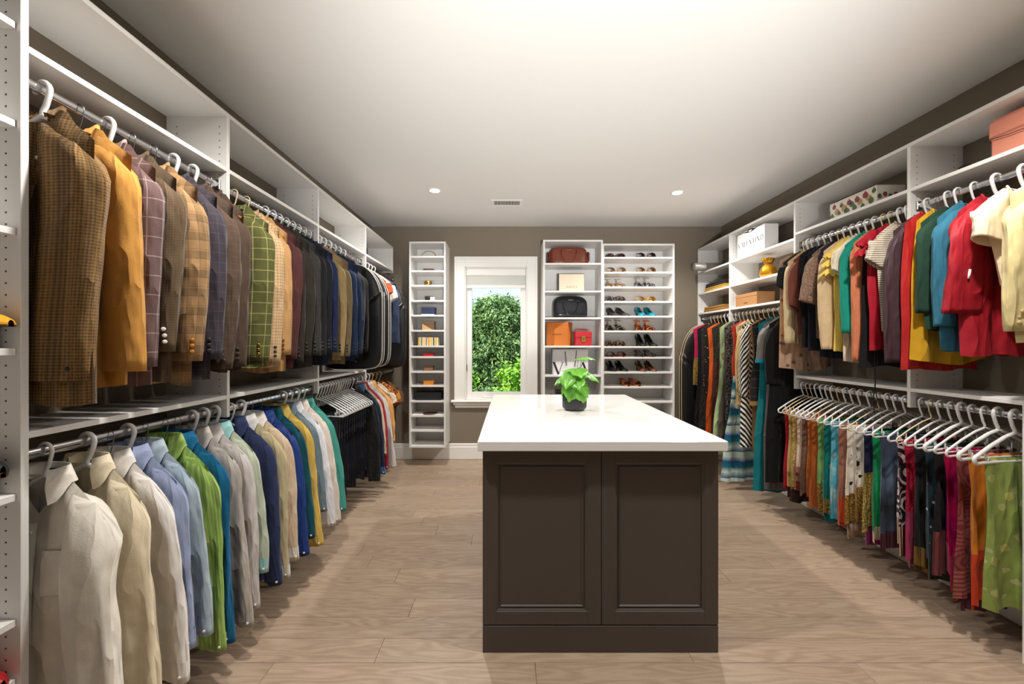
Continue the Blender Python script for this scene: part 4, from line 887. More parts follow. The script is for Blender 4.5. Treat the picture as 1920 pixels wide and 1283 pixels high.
pw = plain('white_piping', (196, 192, 184), .5); pc = plain('cream_piping', (206, 184, 146), .5); pk = plain('black_piping', (34, 34, 34), .4)
bag('garment_bag', 'black garment bag with white piping beside the black evening jacket', (-1.338, 3.37, ZRU-HZ), -.06, 1, .262, .885, .085, pw, None, -.032)
bag('garment_bag', 'black garment bag with thin pale piping and silver buckles', (-1.338, 3.54, ZRU-HZ), -.06, 1, .264, .88, .09, pw, None, -.032)
b = bag('garment_bag', 'black garment bag with yellow zip near the shelf tower', (-1.352, 4.18, ZRU-HZ), -.05, 1, .25, .925, .09, pk, plain('yellow_zip', (226, 160, 30), .5), -.018)
bag('garment_bag', 'long black garment bag with cream piping beside the shoe rack', (2.155, 4.44, 1.625-HZ), .05, -1, .27, 1.28, .08, pc, None, .04)
# ------------------------------------------------------------------ lettering (flat print, high-contrast serif strokes)
def glyphs():
    T, t = .17, .05
    def cur(cx, cy, rx, ry, a0, a1, n=14):
        out = []
        for i in range(n):
            a, b = [math.radians(a0+(a1-a0)*(i+k)/n) for k in (0, 1)]
            w = t+(T-t)*abs(math.cos((a+b)/2)); out.append((cx+rx*math.cos(a), cy+ry*math.sin(a), cx+rx*math.cos(b), cy+ry*math.sin(b), w))
        return out
    sf = lambda x, y, w=.3: (x-w/2, y, x+w/2, y, .035)
    return {
     'V': (.9, [(.1, 1, .48, 0, T), (.82, 1, .48, 0, t), sf(.1, .99), sf(.82, .99, .24)]),
     'A': (.9, [(.1, 0, .46, 1, t), (.46, 1, .82, 0, T), (.26, .36, .68, .36, .04), sf(.1, .01, .24), sf(.82, .01)]),
     'L': (.72, [(.18, 0, .18, 1, T), sf(.18, .99), (.05, .02, .66, .02, .04), (.66, .02, .66, .28, .05)]),
     'E': (.76, [(.18, 0, .18, 1, T), (.05, .98, .64, .98, .04), (.64, .98, .64, .78, .05), (.18, .52, .5, .52, .04), (.5, .4, .5, .64, .04), (.05, .02, .68, .02, .04), (.68, .02, .68, .26, .05)]),
     'N': (.98, [(.16, 0, .16, 1, t), (.16, 1, .82, 0, T), (.82, 0, .82, 1, t), sf(.16, .01), sf(.82, .99), sf(.12, .99, .2)]),
     'T': (.84, [(.42, 0, .42, 1, T), (.08, .98, .76, .98, .04), (.08, .98, .08, .76, .05), (.76, .98, .76, .76, .05), sf(.42, .01)]),
     'I': (.42, [(.2, 0, .2, 1, T), sf(.2, .99), sf(.2, .01)]),
     'O': (1.0, cur(.48, .5, .36, .5, 0, 360, 24)),
     'G': (.98, cur(.48, .5, .36, .5, 48, 330, 20)+[(.8, 0.05, .8, .42, .13), sf(.78, .42)]),
     'C': (.92, cur(.48, .5, .36, .5, 48, 312, 20)+[(.74, .7, .74, .95, .05)]),
     'U': (.94, [(.18, .35, .18, 1, T), (.76, .35, .76, 1, t), sf(.18, .99), sf(.76, .99, .24)]+cur(.47, .36, .29, .36, 180, 360, 12)),
    }
GL = glyphs()
def letters(txt, h, sp, mat, par, loc):
    x = 0; ms = []
    for ch in txt:
        w, st = GL[ch]; m = MB(); ms.append(m)
        for x0, y0, x1, y1, th in st:
            d = math.hypot(x1-x0, y1-y0) or 1; nx, ny = -(y1-y0)/d*th/2, (x1-x0)/d*th/2
            m.add([((x+x0-nx)*h, 0, (y0-ny)*h), ((x+x1-nx)*h, 0, (y1-ny)*h), ((x+x1+nx)*h, 0, (y1+ny)*h), ((x+x0+nx)*h, 0, (y0+ny)*h)], [(0, 1, 2, 3)])
        x += w+sp
    for m in ms: flat(m, 'printed_letter', mat, par).location = (loc[0]-(x-sp)*h/2, loc[1], loc[2])
M['ink'] = plain('black_ink', (30, 29, 28), .7)
def cbox(name, label, loc, size, mat, rz=0, lid=None, cat='box', group=None, lidh=.3, ch=.002):
    """a box with a separate fitted lid, origin at its base"""
    w, d, h = size; t = thing(name, label, cat, loc, rz, group)
    flat(MB().box((-w/2, -d/2, 0), (w/2, d/2, h*(1-lidh)+.001), ch), 'base', mat, t)
    flat(MB().box((-w/2-.0015, -d/2-.0015, h*(1-lidh)), (w/2+.0015, d/2+.0015, h), ch), 'lid', lid or mat, t)
    return t
# ------------------------------------------------------------------ small things in the narrow tower
c1 = (T1x0+T1x1)/2; rows1 = [2.43]+zs1+[.23]; yy0 = Y1
def on1(k, fy=.09): return (c1, yy0+fy, zs1[k])
t = thing('headband', 'pale arched headband in the top cubby of the narrow tower', 'headband', on1(0))
MB().tube([(.088*math.cos(a)-.0, 0, .075*math.sin(a)+.004) for a in np.linspace(0, PI, 22)], [.0045]*22, 8).obj('band', plain('ivory_band', (226, 212, 190), .4), t)
MB().tube([(.08*math.cos(a), .004, .068*math.sin(a)+.004) for a in np.linspace(.15, PI-.15, 18)], .002, 6).obj('lining', M['dark'], t)
def wallet(name, label, loc, sz, mat, clasp=None):
    t = thing(name, label, 'wallet', loc); w, d, h = sz
    flat(MB().box((-w/2, -d/2, 0), (w/2, d/2, h*.48), .004), 'base', mat, t); flat(MB().box((-w/2-.001, -d/2-.001, h*.5), (w/2+.001, d/2, h), .004), 'flap', mat, t)
    if clasp: MB().box((-.008, -d/2-.004, h*.35), (.008, -d/2, h*.65), .001).obj('clasp', clasp, t, False)
    return t
br = plain('brown_leather', (92, 62, 44), .5, bump=.1); nv = plain('navy_card', (38, 46, 78), .6); kr = plain('kraft_card', (196, 160, 110), .75); tn = plain('tan_card', (168, 124, 82), .7)
wallet('leather_wallet', 'low brown leather wallet in a cubby of the narrow tower', on1(1), (.115, .08, .028), br)
t = thing('framed_watch_case', 'dark watch case with a gold face and clear frame', 'watch case', on1(2))
flat(MB().box((-.09, -.03, 0), (.06, .03, .008), .002), 'base', M['dark'], t); MB().tube([(-.088, 0, .008), (-.088, 0, .056), (.052, 0, .056), (.052, 0, .008)], .0022, 6).obj('wire_frame', M['chrome'], t)
MB().lathe([(.026, 0), (.026, .012), (.02, .016), (1e-6, .016)], 18, (-.01, -.02, .032), 'y').obj('dial', M['gold'], t)
flat(MB().box((-.05, -.018, .008), (.03, .02, .052), .003), 'cushion', br, t)
t = cbox('jewel_box', 'small black jewellery box with a pale open corner', on1(3), (.075, .07, .05), M['black'], .5, lid=plain('charcoal_card', (56, 52, 50), .6)); flat(MB().box((.0, -.052, .0), (.05, -.036, .04), .002), 'booklet', plain('ivory_paper', (226, 214, 196), .8), t)
t = cbox('gift_box', 'navy blue box standing on a white booklet', on1(4), (.145, .1, .085), nv, 0, lidh=.35); flat(MB().box((-.07, -.075, 0), (.07, -.052, .008), .001), 'booklet', M['trimw'], t)
t = cbox('card_box', 'brown card box with a tan triangular sleeve', on1(5), (.13, .09, .095), plain('cocoa_card', (110, 84, 62), .7), 0)
flat(MB().prism([(-.065, 0), (.05, 0), (-.065, .07)], -.05, -.0468), 'triangular_sleeve', kr, t)
t = thing('striped_box', 'box with yellow, cream and grey vertical stripes', 'box', on1(6))
flat(MB().box((-.11, -.05, 0), (.11, .05, .09), .003), 'body', plain('cream_card', (228, 218, 196), .7), t)
for i, cc in enumerate(((214, 168, 60), (120, 124, 112), (236, 200, 96), (150, 140, 120), (224, 156, 40), (226, 188, 92), (90, 92, 84), (232, 176, 60))):
    flat(MB().box((-.106+i*.0265, -.0515, .001), (-.09+i*.0265, -.0495, .089)), 'stripe', plain('stripe_card', cc, .7), t)
cbox('red_case', 'small flat red case in a short cubby', on1(7), (.115, .07, .032), plain('red_leather', (206, 36, 34), .45), 0, lidh=.4)
t = cbox('ring_box', 'small brown box with a darker lid', on1(8), (.1, .08, .055), plain('brown_card', (136, 98, 72), .7), 0, lid=br, lidh=.35)
t = cbox('orange_box', 'small bright orange box with a yellow lid', on1(9), (.11, .07, .048), plain('orange_card', (222, 128, 36), .6), 0, lid=plain('amber_card', (238, 168, 72), .6), lidh=.4)
cbox('black_case', 'wide flat black case filling a cubby', (c1, yy0+.11, zs1[10]), (.285, .15, .085), plain('black_card', (32, 33, 40), .5), 0, lidh=.35)
t = thing('magazine', 'white magazine with a brown oval picture lying flat', 'magazine', on1(11, .1)); flat(MB().box((-.17, -.09, 0), (.17, .09, .008), .001), 'pages', M['trimw'], t)
MB().lathe([(.085, 0), (.085, .0012), (1e-6, .0014)], 28, (.01, 0, .0081)).obj('cover_picture', br, t); t.children[-1].scale = (1, .55, 1)
# ------------------------------------------------------------------ handbags and boxes in the tower beside the window
def bagthing(name, label, loc, W_, Hh, Dp, mat, dome, hw, gold_, rz=0, feet=True, hcol=None):
    t = thing(name, label, 'handbag', loc, rz); n = 40; P = []
    # body: domed outline in x-z, pillowed in y
    for i in range(n+1):
        a = 2*PI*i/n; c, s = math.cos(a), math.sin(a); e = 2/dome; x = np.sign(c)*abs(c)**(e if s > 0 else .28); z = np.sign(s)*abs(s)**(e if s > 0 else .28); P.append((x*W_/2, Hh*(.42+(.58*z if z > 0 else .42*z))))
    P = np.array(P); ctr = np.array([0, Hh*.42]); rows = []
    for f, q in ((.0, 1), (.6, 1), (.86, .95), (.97, .78), (1, .5), (1, -.5), (.97, -.78), (.86, -.95), (.6, -1), (0, -1)):
        Q = ctr+(P-ctr)*f; taper = 1-.35*np.clip(Q[:, 1]/Hh, 0, 1); rows.append(np.stack([Q[:, 0], -Dp/2*q*taper, Q[:, 1]], 1))
    MB().grid(np.stack(rows)).obj('body', mat, t)
    MB().tube([(p[0]*1.004, -Dp*.27*(1-.35*max(p[1], 0)/Hh), p[1]) for p in P[:-1]], .0028, 6, closed=True).obj('piping', hcol or mat, t)
    for s, drop in ((-1, -1), (1, 1)):
        yb = s*Dp*.36; pts = [(-hw, yb*1.05, Hh*.72), (-hw, s*(abs(yb)+.012), Hh*.80)]
        if s < 0: pts += [(-hw*.95, yb-.03, Hh*.5), (-hw*.5, yb-.035, Hh*.16), (0, yb-.035, Hh*.10), (hw*.5, yb-.035, Hh*.16), (hw*.95, yb-.03, Hh*.5), (hw, s*(abs(yb)+.012), Hh*.80), (hw, yb*1.05, Hh*.72)]
        else: pts += [(-hw*.8, yb+.02, Hh*.98), (0, yb+.02, Hh*1.02), (hw*.8, yb+.02, Hh*.98), (hw, s*(abs(yb)+.012), Hh*.80), (hw, yb*1.05, Hh*.72)]
        MB().tube(pts, .006, 8).obj('handle', hcol or mat, t)
    for s in (-1, 1): MB().lathe([(.008, 0), (.008, .006), (1e-6, .007)], 12, (s*hw, -Dp*.36-.012, Hh*.76), 'y').obj('handle_ring', gold_, t)
    flat(MB().box((-.028, -Dp*.42, Hh*.8), (.028, -Dp*.36, Hh*.83), .001), 'name_plate', gold_, t)
    return t
c2 = (T2x0+T2x1)/2; z2 = zs2
bl = plain('cognac_leather', (122, 60, 42), .42, bump=.12)
t = bagthing('leather_handbag', 'brown leather handbag with rolled handles on the top shelf', (c2-.03, Y2+.17, z2[0]), .40, .20, .17, bl, 5, .085, M['gold'])
for s in (-1, 1): MB().box((s*.2, -.05, .035), (s*.235, .05, .15), .014).obj('side_pocket', bl, t)
MB().lathe([(.012, 0), (.012, .004), (.008, .006), (1e-6, .005)], 14, (-.10, -.095, .018), 'y').obj('charm', M['gold'], t)
t = thing('gift_box', 'cream gift box with black edge and printed name', 'box', (c2+.0, Y2+.12, z2[1]))
flat(MB().box((-.145, .012, 0), (.145, .1, .206), .002), 'base', M['black'], t); flat(MB().box((-.138, -.02, .001), (.138, .012, .196), .002), 'lid', plain('cream_paper_box', (226, 212, 188), .7), t)
letters('GUCCI', .021, .32, plain('brown_ink', (92, 74, 56), .7), t, (0, -.0206, .044))
pb = plain('black_patent', (26, 29, 34), .22, bump=.03)
t = bagthing('domed_handbag', 'glossy black domed handbag with rolled handles', (c2-.01, Y2+.17, z2[2]), .37, .245, .17, pb, 3.4, .085, M['chrome'])
MB().box((-.17, -.066, .045), (.17, -.0605, .05), .001).obj('seam_band', M['gold'], t, False); MB().lathe([(.009, 0), (.009, .02), (1e-6, .022)], 10, (-.187, 0, .13), 'x').obj('side_stud', M['gold'], t)
ob = plain('orange_box_card', (206, 118, 44), .55)
t = thing('shopping_box', 'tall orange box standing corner first beside a red handbag', 'box', (c2-.15, Y2+.15, z2[3]), math.radians(-25))
flat(MB().box((-.1, -.08, 0), (.14, .1, .255), .002), 'body', ob, t)
flat(MB().box((-.101, -.079, .003), (-.0995, .1, .252)), 'pale_side', plain('pale_peach_card', (232, 192, 158), .6), t)
flat(MB().box((-.102, -.082, .225), (.142, .102, .258), .002), 'lid', ob, t)
m = MB()
for i in range(8): m.box((-.03+i*.013, -.0815, .118), (-.021+i*.013, -.0805, .13))
flat(m, 'printed_line', plain('dark_orange_ink', (150, 84, 34), .6), t)
rd = plain('red_leather_bag', (184, 22, 36), .4, bump=.08)
t = thing('red_handbag', 'small red handbag with a gold push lock', 'handbag', (c2+.12, Y2+.09, z2[3]))
flat(MB().box((-.092, -.04, 0), (.092, .04, .15), .01), 'body', rd, t); flat(MB().box((-.094, -.046, .085), (.094, .042, .155), .01), 'flap', rd, t)
lk = flat(MB().box((-.024, -.054, .045), (.024, -.045, .105), .003), 'lock', M['gold'], t); MB().lathe([(.008, 0), (.008, .004), (1e-6, .005)], 12, (0, -.054, .075), 'y').obj('lock_button', M['dark'], lk)
for s in (-1, 1): MB().tube([(s*.06+.011*math.cos(a), 0, .165+.014*math.sin(a)) for a in np.linspace(0, 2*PI, 14)[:-1]], .0025, 6, closed=True).obj('handle_ring', M['gold'], t)
MB().tube([(-.06, .01, .172), (-.03, .03, .178), (0, .034, .178), (.03, .03, .178), (.06, .01, .172)], .005, 8).obj('handle', rd, t)
pap = plain('white_paper_bag', (226, 225, 226), .6)
t = thing('shopping_bag', 'white paper shopping bag with black cord handles behind the plant', 'bag', (c2-.015, Y2+.12, z2[4]))
flat(MB().box((-.195, -.03, 0), (.195, .08, .278), .002), 'body', pap, t)
for s in (-1, 1): MB().tube([(-.06, -.032, .255), (-.052, -.036, .17), (-.045, -.036, .1)] if s < 0 else [(.065, -.032, .262), (.058, -.036, .17), (.045, -.036, .09)], .004, 6).obj('cord_handle', M['black'], t)
letters('VA', .135, 1.1, M['ink'], t, (0, -.0306, .0))
cbox('storage_box', 'black storage box low in the handbag tower', (c2, Y2+.14, z2[5]), (.34, .2, .12), M['black'])
# ------------------------------------------------------------------ shoes
def shoe(label, loc, rz, style, cu, cs=None, heel=.0, grp=None, ch=None, plat=0):
    cs = cs or (70, 52, 40); U_ = plain('shoe_upper', cu, .4); S_ = plain('shoe_sole', cs, .55); Hm = plain('shoe_heel', ch, .45) if ch else S_
    t = thing({'pump': 'pump_shoe', 'sandal': 'sandal', 'flat': 'flat_shoe', 'slide': 'slide_sandal'}[style], label, 'shoe', loc, rz, grp)
    L = .235; n = 15; p = np.linspace(0, 1, n)            # 0 heel .. 1 toe ; toe points to -y
    wid = np.interp(p, [0, .06, .2, .45, .7, .88, .97, 1], [.012, .026, .031, .03, .041, .036, .02, .006])
    if style in ('sandal', 'slide'): wid = np.interp(p, [0, .06, .2, .45, .72, .9, .98, 1], [.012, .026, .03, .03, .042, .04, .026, .012])
    zb = heel*(1-sst((p-.12)/.6)); y = -L*p*(1-.12*min(1, heel/.09))
    th = plat or (.006 if style == 'pump' else .012)
    rows = []
    for q, (dz, sx) in enumerate(((0, .96), (th*.3, 1), (th, 1), (th+.0005, .97), (th+.001, .0))):
        rows.append([np.stack([wid*sx*s, y, zb+dz], 1) for s in (-1, 1)])
    m = MB(); V = []
    ring = lambda i: [(-wid[i]*.96, y[i], zb[i]), (-wid[i], y[i], zb[i]+th), (0, y[i], zb[i]+th+.001), (wid[i], y[i], zb[i]+th), (wid[i]*.96, y[i], zb[i]), (-wid[i]*.96, y[i], zb[i])]
    m.grid(np.array([ring(i) for i in range(n)])).obj('sole', S_, t)
    if heel > .02:
        r0 = .022 if heel < .05 else .019; r1 = .02 if heel < .05 else .007
        MB().tube([(0, -.012, .0), (0, -.014, heel*.45), (0, -.022, heel*.8), (0, -.026, heel+.004)], [r1, r1*1.1, r0*.8, r0], 10).obj('heel', Hm, t)
    if style in ('pump', 'flat'):
        hgt = np.interp(p, [0, .1, .35, .6, .8, 1], [.055, .056, .034, .04, .033, .012])+(.012 if style == 'flat' else 0)
        fm = np.interp(p, [0, .03, .1, .5, .66, 1], [.95, .55, .45, .42, 1, 1])*PI/2
        for s in (-1, 1):
            G_ = []
            for i in range(n):
                f = np.linspace(0, fm[i], 7); G_.append(np.stack([s*(wid[i]+.001)*np.cos(f), np.full(7, y[i]), zb[i]+th*.6+hgt[i]*np.sin(f)/max(np.sin(fm[i]), .3)*(1 if fm[i] > 1.3 else .85)], 1))
            MB().grid(np.array(G_), flip=s > 0).obj('upper', U_, t)
    else:
        def strap(p0, p1, hh, nm='strap'):
            G_ = []
            for q in np.linspace(p0, p1, 5):
                wq = np.interp(q, p, wid)+.003; zq = np.interp(q, p, zb); f = np.linspace(0, PI, 13)
                G_.append(np.stack([wq*np.cos(f), np.full(13, np.interp(q, p, y)), zq+th*.5+hh*np.sin(f)**.8], 1))
            MB().grid(np.array(G_)).obj(nm, U_, t)
        if style == 'slide': strap(.52, .86, .05, 'upper')
        else:
            strap(.72, .88, .036); strap(.5, .6, .046)
            zq = heel; MB().tube([(.033*math.cos(a), -.035+.04*math.sin(a), zq+.06+.01*math.sin(a)) for a in np.linspace(0, 2*PI, 16)[:-1]], .0042, 6, closed=True).obj('ankle_strap', U_, t)
            MB().tube([(0, .0, zq+th), (0, .004, zq+.035), (0, .0, zq+.068)], [.012, .009, .007], 6).obj('heel_counter', U_, t)
    return t
xL, xRr = px(1160, 0, Y3)[0]-.01, px(1215, 0, Y3)[0]
def pair(k, side, desc, style, cu, cs=None, heel=0, x=None, ch=None, dy=.245, ang=0):
    x = (xL if side == 'a' else xRr) if x is None else x
    g = desc+' pair'
    for s in (-1, 1): shoe(desc+', one of a pair on the rack', (x+s*.05, Y3+dy, zs3[k]), math.radians(s*3+ang), style, cu, cs, heel, g, ch)
pair(0, 'a', 'dark maroon flat shoe', 'flat', (74, 30, 32), (50, 28, 26), 0)
pair(0, 'b', 'dark brown slide sandal', 'slide', (78, 54, 40), (60, 42, 32), 0)
pair(1, 'a', 'tan slide sandal', 'slide', (196, 160, 116), (150, 112, 76), 0)
pair(1, 'b', 'caramel slide sandal', 'slide', (170, 124, 74), (140, 96, 56), 0)
pair(2, 'a', 'ivory heeled ankle strap sandal', 'sandal', (206, 192, 172), (196, 152, 96), .05)
pair(2, 'b', 'clear and white heeled sandal', 'sandal', (196, 192, 188), (60, 56, 54), .06)
pair(3, 'a', 'pewter heeled slide', 'slide', (150, 142, 134), (110, 100, 92), .055)
pair(3, 'b', 'golden yellow slide sandal', 'slide', (242, 182, 22), (180, 140, 90), .0)
pair(4, 'a', 'charcoal heeled pump', 'pump', (70, 64, 60), (50, 46, 44), .055, ang=20)
pair(4, 'b', 'turquoise heeled pump', 'pump', (16, 146, 166), (24, 60, 72), .06, ang=8)
pair(5, 'a', 'black heeled sandal with cream edging', 'sandal', (190, 172, 140), (36, 32, 30), .06)
pair(5, 'b', 'bright orange heeled sandal', 'sandal', (240, 132, 36), (150, 76, 34), .055)
pair(6, 'a', 'bronze heeled slide', 'slide', (168, 138, 108), (110, 84, 62), .04)
pair(6, 'b', 'black suede high heeled pump', 'pump', (24, 24, 25), (20, 20, 20), .085, ang=12)
pair(7, 'a', 'brick red slide sandal', 'slide', (170, 70, 52), (120, 44, 36), .0)
pair(7, 'b', 'brown patent strapped sandal', 'sandal', (110, 80, 68), (56, 40, 36), .0)
pair(8, 'a', 'glossy black court shoe', 'pump', (18, 20, 24), (14, 14, 15), .06, ang=12)
pair(8, 'b', 'chestnut leather court shoe', 'pump', (108, 62, 46), (70, 42, 32), .06, ang=10)
pair(9, 'c', 'saddle brown heeled mule', 'slide', (172, 92, 52), (150, 92, 58), .06, px(1183, 0, Y3)[0], ang=12)
for i, (z, yy_, col, st, lab, ang, hh, pl) in enumerate(((1.393, 1.03, (226, 160, 30), 'pump', 'mustard yellow pointed pump on the shoe tower shelf', 93, 0, .008), (.998, 1.027, (26, 26, 30), 'flat', 'black flat shoe on the shoe tower shelf', 92, 0, .012), (.44, 1.027, (170, 30, 34), 'flat', 'red flat shoe low in the shoe tower', 92, 0, .012))):
    shoe(lab, (XL-(.213 if i == 0 else .225), yy_, z), math.radians(ang), st, col, (90, 54, 34), hh, 'shoes in the tower', None, pl)
for z, nm in ((1.335, 'mustard pump'), (.94, 'black flat shoe')): cbox('shoe_box', 'white cardboard shoe box under the '+nm, (-1.48, .98, z), (.2, .17, .0575), M['trimw'], 0, None, 'box', 'shoe boxes in the tower')
# ------------------------------------------------------------------ things on the right-hand shelves
t = thing('shopping_bag', 'white paper shopping bag with a black printed name on the top shelf', 'bag', (2.225, 3.62, 2.15), PI/2)
# local -y faces the room (-x world) after the quarter turn
t.rotation_euler = (0, 0, -PI/2)
flat(MB().box((-.205, -.05, 0), (.205, .07, .225), .002), 'body', pap, t)
flat(MB().prism([(-.12, .226), (.12, .226), (.05, .235), (0, .205), (-.05, .235)], -.0515, -.0505), 'tissue_notch', M['trimw'], t)
letters('VALENTINO', .046, .1, M['ink'], t, (0, -.0506, .095))
t = thing('gold_pouch', 'gold sequinned drawstring pouch on the middle shelf', 'pouch', (2.26, 3.50, 1.915))
gq = plain('gold_sequin', (206, 150, 36), .3, .8, bump=.8, bscale=140)
MB().lathe([(.03, 0), (.056, .01), (.066, .04), (.06, .085), (.036, .118), (.024, .128)], 26, rmod=lambda a: 1+.05*math.sin(6*a)).obj('body', gq, t)
MB().lathe([(.024, .128), (.036, .148), (.05, .176)], 26, rmod=lambda a: 1+.14*math.sin(9*a)).obj('gathered_top', gq, t); MB().tube([(.026*math.cos(a), .026*math.sin(a), .128) for a in np.linspace(0, 2*PI, 20)[:-1]], .004, 6, closed=True).obj('drawstring', plain('brown_cord', (120, 80, 30), .6), t)
t = cbox('cardboard_box', 'plain brown cardboard box on the shelf above the dresses', (2.25, 3.68, 1.69), (.33, .16, .115), plain('cardboard', (176, 128, 82), .8, bump=.05), -PI/2, lidh=.28)
m = MB().tube([(-.03, -.0825, .03), (.03, -.0825, .03)], .0015, 5); m.obj('slot', M['dark'], t)
t = thing('fabric_roll', 'silver fabric roll poking out over the shelf end', 'fabric roll', (2.03, 4.42, 2.1502))
MB().lathe([(.03, 0), (.042, .004), (.043, .2), (.042, .37), (.03, .375)], 22, (0, 0, .043), 'x').obj('roll', plain('silver_cloth', (176, 172, 168), .35, .4, bump=.2), t); MB().lathe([(.0431, .12), (.0432, .35)], 22, (0, 0, .043), 'x').obj('dark_wrap', fab('lace', (110, 104, 100), (50, 46, 44), s=2), t)
def folded(name, label, loc, sz, mats):
    t = thing(name, label, 'folded cloth', loc); w, d, h = sz; n = len(mats)
    for i, mm in enumerate(mats):
        z0 = h*i/n; z1 = h*(i+1)/n; k = i*.004; prof = [(-w/2+k, z0), (-w/2-.006+k, (z0+z1)/2), (-w/2+k, z1), (w/2-k, z1), (w/2+.004, (z0+z1)/2), (w/2-k, z0)]
        m = MB().prism(prof, -d/2+k, d/2-k); m.obj('layer', mm, t, False)
    return t
folded('folded_shawl', 'black scalloped shawl folded over yellow cloth', (2.28, 4.25, 1.915), (.22, .42, .085), [fab('plain', (206, 164, 56)), fab('plain', (196, 152, 50)), fab('lace', (34, 32, 32), (70, 64, 60)), fab('lace', (34, 32, 32), (70, 64, 60))])
folded('folded_brocade', 'gold brocade cloth folded on the lowest shelf', (2.28, 4.25, 1.69), (.23, .42, .055), [fab('paisley', (206, 156, 76), (166, 116, 48), s=.5), fab('paisley', (206, 156, 76), (166, 116, 48), s=.5)])
def ornament_box():
    t = thing('gift_box', 'white gift box printed with red and green baubles', 'box', (2.29, 2.575, ZSR), -PI/2); wp = plain('white_gift_card', (230, 222, 210), .6)
    flat(MB().box((-.175, -.085, 0), (.175, .085, .075), .002), 'base', wp, t); flat(MB().box((-.177, -.087, .07), (.177, .087, .118), .002), 'lid', wp, t)
    cols = [plain('green_print', (72, 104, 60), .6), plain('wine_print', (140, 62, 84), .6), plain('gold_print', (180, 140, 80), .6)]; r = random.Random(3)
    for i in range(17):
        R = r.uniform(.011, .02); x = -.158+i*.0198; z = (.03, .085, .055)[i % 3]+r.uniform(-.008, .008); m = MB()
        m.add([(x+R*math.cos(a), -.0876, z+R*1.05*math.sin(a)) for a in np.linspace(0, 2*PI, 19)[:-1]], [tuple(range(18))]).add([(x-.003, -.0876, z+R), (x+.003, -.0876, z+R), (x+.003, -.0876, z+R+.007), (x-.003, -.0876, z+R+.007)], [(0, 1, 2, 3)])
        flat(m, 'printed_bauble', cols[i % 3 if i % 4 else 0], t)
    for i in range(5):
        y = -.07+.033*i; flat(MB().add([(.1776, y+.013*math.cos(a), .05+.012*(i % 2)+.015*math.sin(a)) for a in np.linspace(0, 2*PI, 17)[:-1]], [tuple(range(16))]), 'printed_bauble', cols[i % 2], t)
ornament_box()
pk_ = plain('salmon_leather', (214, 136, 112), .5, bump=.1)
t = thing('pink_handbag', 'salmon pink flap handbag on the top shelf', 'handbag', (2.27, 1.66, ZSR), -PI/2)
flat(MB().box((-.19, -.06, 0), (.19, .06, .185), .022), 'body', pk_, t); flat(MB().box((-.193, -.068, .085), (.193, .062, .19), .022), 'flap', pk_, t)
MB().tube([(-.19, -.069, .1), (-.1, -.07, .088), (0, -.0705, .084), (.1, -.07, .088), (.19, -.069, .1)], .0018, 6).obj('edge_stitch', M['dark'], t); MB().tube([(-.198, 0, .15), (-.215, 0, .16), (-.22, .02, .13)], .006, 6).obj('strap_ring', M['dark'], t)
# ------------------------------------------------------------------ plant on the island
PX, PY = .333, 2.50
t = thing('potted_plant', 'leafy green plant in a ribbed black pot on the island', 'plant', (.397, 2.49, .93))
pot = MB().lathe([(.045, 0), (.056, .002), (.071, .016), (.0745, .03), (.0745, .122), (.0705, .126), (.067, .122), (.067, .1)], 96, rmod=lambda a: 1+.018*math.cos(24*a)).obj('pot', M['pot'], t)
MB().lathe([(.068, .104), (.03, .109), (1e-6, .11)], 24).obj('soil', M['soil'], t)
lm = NT('monstera_leaf'); uvn = lm.n('UVMap'); sp = lm.n('SeparateXYZ'); lm.set(sp.inputs[0], uvn.outputs[0])
rib = lm.math('LESS_THAN', lm.math('ABSOLUTE', sp.outputs[0]), .05); vein = lm.math('LESS_THAN', lm.math('FRACT', lm.math('MULTIPLY', lm.math('SUBTRACT', sp.outputs[1], lm.math('MULTIPLY', lm.math('ABSOLUTE', sp.outputs[0]), .35)), 7)), .1)
lc = lm.mix(lm.noise(uvn.outputs[0], 3, 2), lin((58, 138, 36)), lin((124, 190, 62))); lm.set(lm.p.inputs['Base Color'], lm.mix(lm.math('MULTIPLY', lm.math('MAXIMUM', rib, vein), .4), lc, lin((160, 208, 110)))); lm.p.inputs['Roughness'].default_value = .32
lm.p.inputs['Subsurface Weight'].default_value = 0
def leaf(mb, sz, r):
    nv, nu = 15, 9; P = np.zeros((nv, nu, 3)); U = np.zeros((nv, nu, 2))
    for i, v in enumerate(np.linspace(0, 1, nv)):
        wd = .62*(math.sin(PI*min(1, (v*.93+.07))**.72))**.8*(1-.25*v); notch = 1-.34*max(0, math.sin(v*PI*5+.6))**3*(1 if .2 < v < .9 else 0)
        for j, u in enumerate(np.linspace(-1, 1, nu)):
            au = abs(u); x = u*wd*(notch if au > .5 else 1); back = -.16*au*(1-v)**3
            P[i, j] = (x*sz, (v+back)*sz, sz*(-.34*v*v+.13*au-.16*au*au+.02*math.sin(v*16)*au)); U[i, j] = (u, v)
    return mb.grid(P, U)
r = random.Random(11); LV = [(-158, 12, .105, .12), (-120, 34, .12, .15), (-85, 4, .12, .17), (-60, 38, .115, .1), (-30, 10, .11, .14), (5, 20, .1, .16), (-200, 30, .1, .13), (-105, 62, .11, .07), (-75, 66, .105, .06), (-45, 58, .105, .07), (-140, 60, .115, .07), (-15, 52, .1, .08), (60, 20, .1, .15), (120, 20, .1, .14), (-65, -14, .085, .235), (-20, -8, .08, .24), (-170, 52, .1, .09), (30, 60, .09, .07), (-95, 28, .11, .125)]
